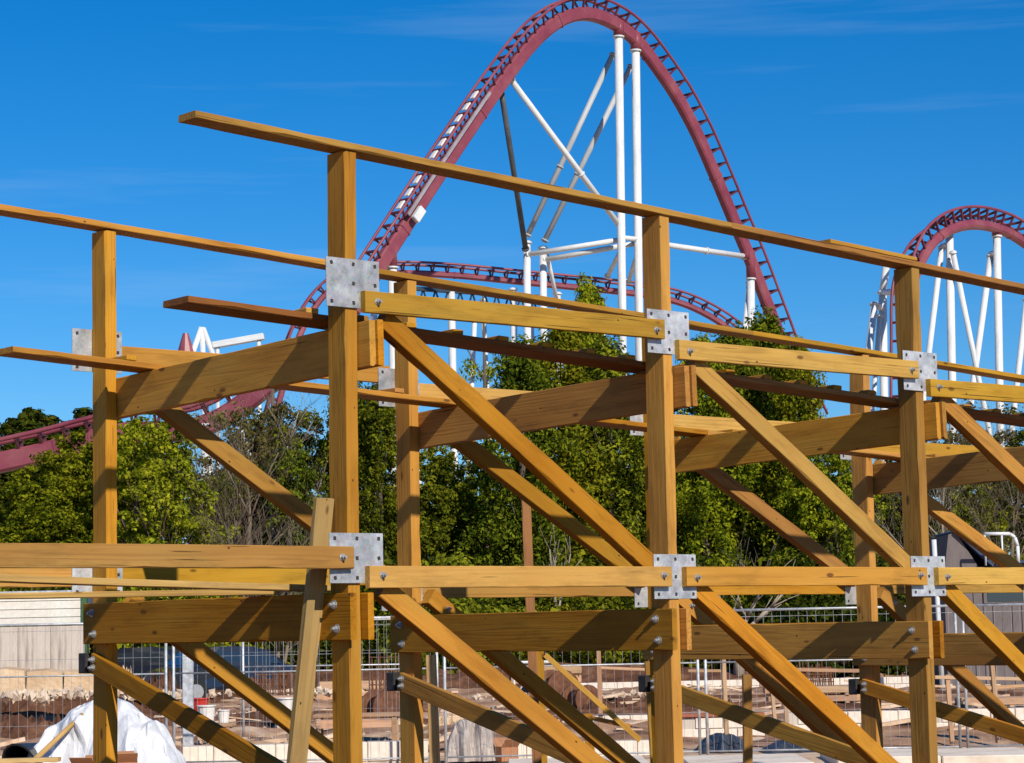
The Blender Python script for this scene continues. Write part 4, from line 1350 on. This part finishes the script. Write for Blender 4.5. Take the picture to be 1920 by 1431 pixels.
for i in range(4):
    block('panel', cw, (x1 * i / 4 + 0.004, 0, -0.1), (x1 * (i + 1) / 4 - 0.004, 0.25, zat(1175, 60, 61)), M['concrete_grey'], 0.012)
tag(cw, 'grey streaked concrete wall below the white cabin at the left edge', 'wall')
sl = empty('broken_slab', gp(-40, 47))
zs0, zs1 = zat(1304, 60, 47), zat(1258, 60, 47)
xx = 0.0
for i in range(3):
    w = (0.95, 0.75, 0.62)[i]
    mb = MB()
    b0 = [(xx, 0, zs0 - 0.05), (xx + w, 0, zs0 - 0.02), (xx + w - 0.03, 0.05, zs1 - 0.06 * i), (xx + w * 0.5, 0.04, zs1 + 0.05 - 0.05 * i), (xx + 0.02, 0.03, zs1 - 0.02)]
    mb.v = b0 + [(x, y + 0.55, z + 0.04) for x, y, z in b0]
    mb.f = [(0, 1, 2, 3, 4), (9, 8, 7, 6, 5)] + [(j, (j + 1) % 5, 5 + (j + 1) % 5, 5 + j) for j in range(5)]
    mb.build('slab_piece', M['soil_tan'], sl)
    xx += w + 0.01
tag(sl, 'broken cream concrete slab pieces lying on the dark soil at the left edge', 'slab')

# --- white tarp heap and what lies around it
def tarp_heap(name, px0, px1, depth, hz, mat, label, seed, deep=1.4, folds=1.0):
    r_ = np.random.default_rng(seed)
    n, m_ = (30, 15) if mat in ('tarp', 'blue') else (90, 46)
    x0_, x1_ = gx(px0, depth), gx(px1, depth)
    xs, ys = np.linspace(-1, 1, n), np.linspace(-1, 1, m_)
    X, Y = np.meshgrid(xs, ys)
    prof = np.interp(xs, [-1, -0.88, -0.62, -0.38, -0.12, 0.12, 0.42, 0.7, 0.9, 1], hz)
    Yp = 1 - np.clip(np.abs(Y), 0, 1) ** 2.4
    Z = prof[None, :] * Yp
    # crumpled facets: creases along the borders of random cells
    crease = np.zeros_like(X)
    for ncell, amp in ((22, 0.40), (80, 0.26)):
        cx, cy = r_.uniform(-1.1, 1.1, ncell), r_.uniform(-1.1, 1.1, ncell)
        dd = np.sqrt(((X[..., None] - cx) * 1.5) ** 2 + ((Y[..., None] - cy) * 0.8) ** 2)
        ds = np.sort(dd, -1)
        crease += folds * amp * (np.clip(ds[..., 1] - ds[..., 0], 0, 0.35) - 0.12) * np.clip(prof[None, :] * 1.6, 0, 1)
    Z += 0.45 * crease * np.clip(Yp * 3, 0, 1)
    Z = np.clip(Z, 0.01, 9)
    Yw = Y * deep / 2 + 0.05 * np.sin(X * 9) + crease * np.sign(Y) * 1.1
    if n == 30:
        inner = (np.abs(Y) < 0.98) & (np.abs(X) < 0.98)
        Z = np.where(inner, Z + r_.normal(size=Z.shape) * 0.035 * folds, Z)
        Yw = np.where(inner, Yw + r_.normal(size=Z.shape) * 0.055 * folds, Yw)
        X = np.where(inner, X + r_.normal(size=Z.shape) * 0.018, X)
        Z = np.clip(Z, 0.01, 9)
    v = np.stack([X * (x1_ - x0_) / 2, Yw, Z], -1).reshape(-1, 3)
    f = []
    for j in range(m_ - 1):
        for i in range(n - 1):
            a, b, c, d = j * n + i, j * n + i + 1, (j + 1) * n + i + 1, (j + 1) * n + i
            f += [(a, b, c), (a, c, d)] if r_.random() < 0.5 else [(a, b, d), (b, c, d)]
    o = link(name, mesh_np(name, v, f), M[mat])
    o.location = ((x0_ + x1_) / 2, depth, 0)
    if n == 30:
        sm = o.modifiers.new('soft_folds', 'SUBSURF'); sm.levels = 1; sm.render_levels = 1
    return tag(o, label, 'tarp')
tarp_heap('tarpaulin', 35, 345, 30.0, [0.02, 0.2, 0.62, 0.85, 0.98, 1.04, 0.86, 0.66, 0.34, 0.02], 'tarp', 'crumpled white tarpaulin heap at the bottom left behind the leftmost post', 4)
tarp_heap('tarpaulin', 218, 262, 31.6, [0.3, 0.7, 0.86, 0.90, 0.92, 0.90, 0.84, 0.78, 0.6, 0.3], 'blue', 'small blue tarpaulin showing above the white tarp heap', 5, deep=0.7)
tarp_heap('tarpaulin', 1300, 1392, 33.0, [0.02, 0.1, 0.2, 0.24, 0.26, 0.25, 0.22, 0.2, 0.12, 0.02], 'tarp_and_shadow', 'dark slate plastic sheet on the ground right of the second front post', 6, deep=1.2)
tarp_heap('tarpaulin', 1420, 1570, 32.4, [0.02, 0.08, 0.14, 0.17, 0.16, 0.15, 0.16, 0.14, 0.08, 0.02], 'tarp_and_shadow', 'dark sheet standing in for ground shadow at the bottom edge left of the third front post', 7, deep=1.1)  # not a real sheet: dark colour laid where the ground is in shadow
tarp_heap('tarpaulin', 1108, 1200, 39.5, [0.02, 0.08, 0.14, 0.18, 0.19, 0.18, 0.15, 0.12, 0.06, 0.02], 'tarp_and_shadow', 'dark plastic sheet behind the kerb wall left of the second front post', 8, deep=1.0)
tarp_heap('tarpaulin', 832, 925, 31.9, [0.05, 0.32, 0.50, 0.56, 0.58, 0.56, 0.57, 0.54, 0.45, 0.05], 'grey_bag', 'lumpy grey bulk sack at the bottom edge right of the second back post', 9, deep=0.8, folds=0.35)
bag = tarp_heap('plastic_bag', 128, 176, 33.0, [0.3, 0.5, 0.62, 0.66, 0.68, 0.67, 0.66, 0.62, 0.5, 0.3], 'white_pl', 'small white plastic bag on the soil above the tarp heap', 10, deep=0.5)
bag['category'] = 'bag'
# black pipe mouth
mb = MB()
c0 = gp(36, 29.2, 0.20)
ringp = []
for j, (dy, rr) in enumerate(((0.0, 0.23), (0.0, 0.205), (0.5, 0.205), (0.9, 0.02))):
    for i in range(18):
        a = 2 * math.pi * i / 18
        q = c0 + Vector((rr * math.cos(a) * 0.92 - 0.04 * math.sin(a), dy - 0.06 * math.sin(a), rr * math.sin(a) * 1.08 + 0.04))
        mb.v.append(tuple(q))
for j in range(3):
    for i in range(18):
        mb.f.append((j * 18 + i, j * 18 + (i + 1) % 18, (j + 1) * 18 + (i + 1) % 18, (j + 1) * 18 + i))
for i in range(18):   # outer skin
    a = 2 * math.pi * i / 18
    mb.v.append(tuple(c0 + Vector((0.25 * math.cos(a), 0.85, 0.25 * math.sin(a)))))
for i in range(18):
    mb.f.append((i, (i + 1) % 18, 72 + (i + 1) % 18, 72 + i))
tag(mb.build('black_sack', M['black'], None), 'black plastic sack with an open mouth at the bottom left corner', 'sack')
pole = link('wooden_stick', tube_mesh(1.05, 0.038, 9, 0.03, 'stick'), M['wood_pale'], None, frame(at(62, 1428, 29.0), at(146, 1348, 29.55)))
tag(pole, 'round wooden stick leaning on the white tarp heap', 'stick')
def carton(px, depth, s, zb, rz, label):
    r = empty('cardboard_box', gp(px, depth, zb), rz)
    x, y, z = s
    for lo, hi, nm in (((-x, -y, 0), (x, -y + 0.012, z), 'side'), ((-x, y - 0.012, 0), (x, y, z), 'side'), ((-x, -y + 0.014, 0), (-x + 0.012, y - 0.014, z), 'side'), ((x - 0.012, -y + 0.014, 0), (x, y - 0.014, z), 'side'), ((-x + 0.014, -y + 0.014, 0.002), (x - 0.014, y - 0.014, 0.014), 'bottom')):
        block(nm, r, lo, hi, M['card'], 0.002)
    link('flap', box_mesh(2 * x - 0.01, 0.17, 0.008, 0.001, 'card'), M['card'], r, Matrix.Translation((0, -y - 0.055, z + 0.045)) @ Matrix.Rotation(-0.75, 4, 'X'))
    link('flap', box_mesh(2 * x - 0.01, 0.17, 0.008, 0.001, 'card'), M['card'], r, Matrix.Translation((0, y + 0.055, z + 0.045)) @ Matrix.Rotation(0.75, 4, 'X'))
    return tag(r, label, 'box')
carton(226, 28.6, (0.19, 0.16, 0.27), 0.0, 0.25, 'brown cardboard box with open flaps right of the leftmost post at the bottom')
carton(166, 28.4, (0.15, 0.15, 0.24), 0.0, -0.2, 'brown cardboard box left of the leftmost post at the bottom edge')
carton(945, 31.6, (0.13, 0.1, 0.20), 0.0, 0.5, 'small brown cardboard box beside the grey bulk sack')
bl = empty('bottom_board', (0, 0, 0))
board('plank', bl, at(-30, 1428, 27.5), at(112, 1424, 27.5), 0.2, 0.05, M['wood_pale'])
board('trestle', bl, at(20, 1428, 27.5) - UP * 0.03, gp(20, 27.5, 0.0), 0.08, 0.08, M['wood_pale'], up=Vector((1, 0, 0)))
board('trestle', bl, at(100, 1426, 27.5) - UP * 0.03, gp(100, 27.5, 0.0), 0.08, 0.08, M['wood_pale'], up=Vector((1, 0, 0)))
tag(bl, 'pale plank on two stubs at the bottom left corner in front of the tarp', 'plank')

# --- small site clutter
def bucket(px, depth, z, mat, label, s=1.0):
    r = empty('bucket', gp(px, depth, z))
    mb = MB(); mb.tube((0, 0, 0), (0, 0, 0.30 * s), 0.12 * s, 14, 0.15 * s)
    mb.build('pail', M[mat], r)
    tube('rim', r, (0, 0, 0.29 * s), (0, 0, 0.315 * s), 0.165 * s, M[mat], 14)
    return tag(r, label, 'bucket')
bucket(374, 40, zat(1338, 374, 40) - 0.05, 'red', 'red bucket right of the grey steel post')
bucket(386, 39.4, zat(1352, 386, 39.4) - 0.05, 'white_pl', 'white bucket beside the red bucket', 1.0)
bucket(418, 39.6, zat(1350, 418, 39.6) - 0.05, 'white_pl', 'small white bucket further right of the red bucket', 0.7)
bucket(534, 42, 0.28, 'white_pl', 'white bucket on the kerb wall left of the nearest post', 1.1)
# work bench that carries the buckets
def bench(px0, px1, depth, zt_, label, mat='wood_site'):
    a, b = gp(px0, depth), gp(px1, depth)
    r = empty('site_bench', a)
    L_ = (b - a).length
    for j in range(3):
        block('top_board', r, (0, -0.3 + j * 0.2, zt_ - 0.05), (L_, -0.11 + j * 0.2, zt_), M[mat], 0.005)
    for x in (0.08, L_ - 0.08):
        for y in (-0.24, 0.2):
            block('leg', r, (x - 0.04, y - 0.04, 0), (x + 0.04, y + 0.04, zt_ - 0.052), M[mat], 0.005)
    block('side_rail', r, (0.12, -0.27, zt_ - 0.22), (L_ - 0.12, -0.23, zt_ - 0.08), M[mat], 0.004)
    return tag(r, label, 'bench')
bench(364, 438, 39.6, zat(1350, 400, 39.6) - 0.06, 'rough timber work bench under the buckets right of the grey steel post')
bench(588, 748, 37.0, zat(1338, 660, 37.0), 'long timber bench behind the fence right of the nearest post')
bench(470, 560, 45.0, zat(1305, 510, 45.0), 'timber bench behind the fence left of the leaning board')

# timber stacks
def stack(px0, px1, depth, layers, label, hb=0.10, z0=0.0, mat='wood_site'):
    a, b = gp(px0, depth), gp(px1, depth)
    r = empty('timber_stack', a); L_ = (b - a).length
    z = z0
    for j in range(layers):
        for q in range(3):
            xo, xe = random.uniform(0, 0.10) * L_, L_ * random.uniform(0.86, 1.0)
            block('beam', r, (xo, q * 0.26 + random.uniform(-0.02, 0.02), z + 0.002), (xe, q * 0.26 + 0.235, z + hb - 0.004), M[mat], 0.008)
        z += hb
        if j < layers - 1:
            for x in (0.2, 0.5, 0.8):
                block('spacer', r, (L_ * x - 0.04, -0.02, z), (L_ * x + 0.04, 0.78, z + 0.045), M[mat], 0.004)
            z += 0.047
    return tag(r, label, 'timber stack')
stack(1432, 1622, 47, 3, 'stack of pale timber beams left of the rightmost back post', 0.13)
stack(1440, 1640, 70, 2, 'far stack of reddish timber beams above the white wall', 0.22, 0.5)
stack(1755, 1960, 68, 2, 'far stack of timber beams below the brown shed', 0.2, 0.35)
stack(1070, 1225, 44, 1, 'flat row of timber beams left of the second front post', 0.12)
stack(950, 1090, 62, 2, 'far stack of timber behind the thin reddish pole', 0.2, 0.3)
stack(590, 740, 58, 2, 'far stack of timber behind the second back post', 0.2, 0.1)
stack(1790, 1990, 43, 2, 'stack of timber beams at the right edge above the cream wall', 0.14)
# rebar cages
def rebar(px0, px1, depth, z0, z1, label, n=16):
    a, b = gp(px0, depth), gp(px1, depth)
    L_ = (b - a).length
    r = empty('rebar_cage', a)
    mb = MB()
    for i in range(n):
        x = L_ * (i + random.uniform(-0.25, 0.25)) / (n - 1)
        for y in (0.0, 0.35):
            mb.tube((x, y, z0), (x + random.uniform(-0.03, 0.03), y, z1 + random.uniform(-0.45, 0.22) * (z1 - z0)), 0.014, 5)
    mb.build('upright_bars', M['rust'], r)
    mb = MB()
    for z in np.linspace(z0 + 0.08, z1 - 0.05, 4):
        for y in (-0.015, 0.365):
            mb.tube((0, y, z), (L_, y, z + random.uniform(-0.02, 0.02)), 0.012, 5)
    mb.build('tie_bars', M['rust'], r)
    return tag(r, label, 'rebar')
rebar(1440, 1560, 50.0, 0.3, 0.85, 'rusty reinforcement cage behind the pale timber stack', 20)
rebar(480, 580, 50.0, 0.2, 0.95, 'rusty reinforcement cage left of the nearest post', 14)
rebar(690, 745, 52.0, 0.2, 1.25, 'rusty reinforcement cage right of the nearest post', 10)
rebar(1040, 1240, 78.0, 0.3, 1.35, 'far brown reinforcement mesh behind the second front post', 34)
rebar(1290, 1440, 80.0, 0.3, 1.35, 'far brown reinforcement mesh between the second and third front posts', 26)
rebar(1455, 1640, 82.0, 0.4, 1.45, 'far brown reinforcement mesh left of the rightmost back post', 34)
rebar(1760, 1930, 60.0, 0.3, 1.15, 'far brown reinforcement mesh below the brown shed', 26)
# cable drums
def drum(px, depth, R, label, z=0.0):
    r = empty('cable_drum', gp(px, depth, z + R), 0.5)
    for y in (-0.28, 0.28):
        o = tube('flange_disc', r, (0, y - 0.03, 0), (0, y + 0.03, 0), R, M['rust'], 22)
    tube('core', r, (0, -0.25, 0), (0, 0.25, 0), R * 0.62, M['rust'], 18)
    return tag(r, label, 'drum')
drum(1042, 52, 0.42, 'larger rusty cable drum behind the middle braces')
drum(1086, 48, 0.30, 'smaller rusty cable drum behind the middle braces')
drum(715, 44, 0.34, 'rusty cable drum between the nearest post and the second back post')
# white trestle barrier
wt = empty('white_barrier', gp(962, 46))
L_ = gx(1002, 46) - gx(962, 46)
L_ = max(L_, 0.4)
zt = zat(1242, 985, 46)
tube('top_bar', wt, (-0.3, 0, zt), (L_ + 0.3, 0, zt), 0.03, M['white'], 8)
for x, s_ in ((0, -0.25), (0, 0.25), (L_, -0.25), (L_, 0.25)):
    tube('leg', wt, (x, 0, zt), (x, s_, 0), 0.022, M['white'], 8)
tube('diagonal', wt, (0, 0, 0.4), (L_, 0, zt - 0.05), 0.018, M['white'], 8)
tag(wt, 'white tubular barrier behind the middle braces', 'barrier')

# --- timber frames of the next construction section, further back
def bent(name, depth, items, label, mat):
    r = empty(name, (0, 0, 0))
    for nm, a, b, w, h in items:
        pa = at(*a, depth) if a[1] < 1600 else gp(a[0], depth)
        pb = at(*b, depth) if b[1] < 1600 else gp(b[0], depth)
        board(nm, r, pa, pb, w, h, M[mat], up=Vector((0, 1, 0)))
    return tag(r, label, 'timber frame')
bent('timber_pole', 25, (('post', (986, 930), (1003, 1700), 0.10, 0.10),), 'thin reddish timber pole standing left of the second front post', 'wood_red')
bent('timber_pole', 27, (('post', (808, 1228), (812, 1700), 0.12, 0.15),), 'pale timber post right beside the second back post', 'wood_pale')
bent('timber_pole', 27, (('post', (1400, 1265), (1393, 1700), 0.10, 0.17),), 'orange timber post right of the second front post', 'wood')
bent('brace_frame', 26, (('post', (1012, 1215), (1014, 1700), 0.09, 0.10), ('brace', (1022, 1228), (1200, 1388), 0.06, 0.15), ('rail', (1060, 1336), (1182, 1362), 0.05, 0.05), ('post', (1102, 1338), (1104, 1700), 0.10, 0.10), ('post', (1216, 1240), (1222, 1700), 0.09, 0.12)), 'low far timber frame with a slanting brace left of the second front post', 'wood')
bent('guard_frame', 33, (('post', (1122, 1215), (1122, 1700), 0.06, 0.08), ('rail', (1126, 1252), (1218, 1256), 0.04, 0.08), ('post', (1356, 1225), (1357, 1700), 0.06, 0.10), ('rail', (1290, 1258), (1352, 1258), 0.04, 0.06)), 'orange timber guard rail frame behind the second front post', 'wood_site')
bent('guard_frame', 33.4, (('rail', (1440, 1255), (1625, 1258), 0.05, 0.14), ('post', (1470, 1250), (1470, 1700), 0.06, 0.08), ('post', (1618, 1250), (1618, 1700), 0.06, 0.08)), 'reddish timber board rail left of the rightmost back post', 'wood_site')
bent('guard_frame', 33.6, (('rail', (1752, 1270), (1935, 1274), 0.05, 0.11), ('post', (1858, 1232), (1862, 1700), 0.06, 0.15), ('rail', (1845, 1290), (1930, 1286), 0.05, 0.10), ('post', (1776, 1265), (1776, 1700), 0.06, 0.08)), 'timber guard rail at the right edge below the shed', 'wood_site')
bent('guard_frame', 40, (('rail', (1560, 1336), (1640, 1338), 0.05, 0.10), ('post', (1448, 1300), (1448, 1700), 0.06, 0.10), ('post', (1868, 1330), (1868, 1700), 0.06, 0.12)), 'low timber stakes behind the right block walls', 'wood_site')

# --- cars beyond the site
def car(px, depth, rz, label):
    r = empty('parked_car', gp(px, depth), rz)
    # side profile, x along the car, lofted across with tumblehome
    prof = [(-2.1, 0.35), (-2.14, 0.62), (-2.02, 0.86), (-1.62, 0.95), (-1.05, 1.40), (-0.55, 1.47), (0.35, 1.45), (0.78, 1.34), (1.28, 0.98), (1.95, 0.84), (2.12, 0.62), (2.10, 0.35)]
    sect = [(-0.86, 0.0), (-0.84, 0.4), (-0.62, 1.0), (0.62, 1.0), (0.84, 0.4), (0.86, 0.0)]
    mb = MB(); n = len(prof)
    for y, cz in ((-0.87, 0), (-0.72, 1), (0.72, 1), (0.87, 0)):
        for x, z in prof:
            zz = z if cz or z < 0.98 else 0.96
            yy = y if z < 0.98 else y * 0.93
            mb.v.append((x * (1.0 if cz else 0.985), yy, zz))
    for j in range(3):
        for i in range(n):
            mb.f.append((j * n + i, j * n + (i + 1) % n, (j + 1) * n + (i + 1) % n, (j + 1) * n + i))
    mb.f.append(tuple(range(n))[::-1]); mb.f.append(tuple(range(3 * n, 4 * n)))
    mb.build('body', M['car'], r)
    for s in (-1, 1):
        mb = MB()
        y = s * 0.735
        mb.v = [(-1.42, y * 1.05, 1.0), (1.12, y * 1.05, 1.0), (0.70, y * 0.97, 1.30), (-0.98, y * 0.97, 1.34)]
        mb.v += [(a, b + s * 0.02, c) for a, b, c in mb.v]
        mb.f = [(0, 1, 2, 3), (7, 6, 5, 4), (0, 4, 5, 1), (1, 5, 6, 2), (2, 6, 7, 3), (3, 7, 4, 0)]
        mb.build('side_window', M['glass'], r)
    for nm, pa, pb in (('windscreen', (0.80, 1.35), (1.26, 1.0)), ('rear_window', (-1.08, 1.41), (-1.56, 1.0))):
        a, b = Vector((pa[0], 0, pa[1])), Vector((pb[0], 0, pb[1]))
        nrm = Vector((abs(b.z - a.z) * (1 if pa[0] > 0 else -1), 0, abs(b.x - a.x))).normalized()
        board(nm, r, a + nrm * 0.012, b + nrm * 0.012, 1.30, 0.01, M['glass'], up=nrm, bev=0)
    for x in (-1.3, 1.3):
        for s in (-1, 1):
            w = tube('wheel', r, (x, s * 0.70, 0.32), (x, s * 0.90, 0.32), 0.32, M['tyre'], 20)
            link('rim', tube_mesh(0.03, 0.2, 14, None, 'rim'), M['steel'], w, Matrix.Translation((0.095 if True else 0, 0, 0)))
    for s in (-1, 1):
        block('headlight', r, (1.98, s * 0.62 - 0.14, 0.66), (2.10, s * 0.62 + 0.14, 0.78), M['white_pl'], 0.02)
    return tag(r, label, 'car', 'cars parked beyond the site')
car(432, 61, 0.5, 'dark blue car behind the fence left of the nearest post')
car(268, 66, 2.9, 'dark car half hidden behind the soil mound right of the leftmost post')

# --- brown shed at the right
sh_ = empty('site_shed', gp(1772, 58))
ax = gx(1772, 58)
def zx(px, py): return (gx(px, 58) - ax, zat(py, px, 58))
xr = gx(2060, 58) - ax
xm, ztop = zx(1800, 1000)
xe, zeave = zx(1840, 1062)
block('wall_core', sh_, (0.02, 0.04, 0), (xr, 3.0, zeave - 0.02), M['shed'], 0.01)
nb = 16
wb = xr / nb
for i in range(nb):
    block('cladding_board', sh_, (i * wb + 0.008, 0, 0), ((i + 1) * wb - 0.008, 0.036, zeave - 0.04), M['shed'], 0.006)
# gabled upper part with a blue slate slope
mb = MB()
x0_, x1_ = 0.05, zx(1800, 1000)[0]
b0 = [(x0_, 0.02, zeave - 0.03), (xe, 0.02, zeave - 0.03), (x1_ , 0.02, ztop), (x0_ + 0.12, 0.02, ztop - 0.02)]
mb.v = b0 + [(a, 2.6, c) for a, b, c in b0]
mb.f = [(0, 1, 2, 3), (7, 6, 5, 4), (0, 4, 5, 1), (1, 5, 6, 2), (2, 6, 7, 3), (3, 7, 4, 0)]
mb.build('gable', M['shed'], sh_)
board('roof_slope', sh_, (x1_ - 0.05, 1.3, ztop + 0.06), (xe + 0.35, 1.3, zeave + 0.0), 2.8, 0.07, M['slate'], bev=0.01)
board('roof_slope', sh_, (xe + 0.36, 1.3, zeave + 0.03), (xr + 0.2, 1.3, zeave + 0.25), 3.2, 0.07, M['slate'], bev=0.01)
board('fascia', sh_, (xe + 0.3, -0.12, zeave - 0.06), (xr, -0.12, zeave - 0.06), 0.05, 0.20, M['shed'], bev=0.01)
block('window_frame', sh_, (zx(1845, 1130)[0], -0.05, zx(1845, 1132)[1]), (xr - 0.3, -0.005, zx(1845, 1108)[1]), M['shed'], 0.01)
block('window_pane', sh_, (zx(1852, 1130)[0], -0.06, zx(1845, 1129)[1]), (xr - 0.4, -0.052, zx(1845, 1112)[1]), M['glass'], 0)
tag(sh_, 'grey brown shed with vertical cladding and a blue slate roof at the right edge', 'shed')
rl = empty('white_handrail', (0, 0, 0))
d6 = 57.2
rp = [at(1846, 1001, d6), at(1893, 1001, d6), at(1903, 1008, d6), at(1908, 1024, d6)]
for a, b in zip(rp[:-1], rp[1:]): tube('rail', rl, a, b, 0.045, M['white'], 10)
tube('rail', rl, rp[-1], Vector((rp[-1].x, rp[-1].y, zeave + 0.02)), 0.045, M['white'], 10)
for px in (1846, 1878): 
    q = at(px, 1001, d6); tube('baluster', rl, q, Vector((q.x, q.y, zeave)), 0.025, M['white'], 8)
tag(rl, 'white bent tube handrail on the shed roof at the right edge', 'handrail')
wp = link('white_stake', tube_mesh((at(1751, 1012, 56) - gp(1762, 56)).length, 0.06, 10, None, 'stake'), M['white'], None, frame(at(1751, 1012, 56), gp(1762, 56)))
tag(wp, 'leaning white stake left of the brown shed above the third lower plate', 'stake')
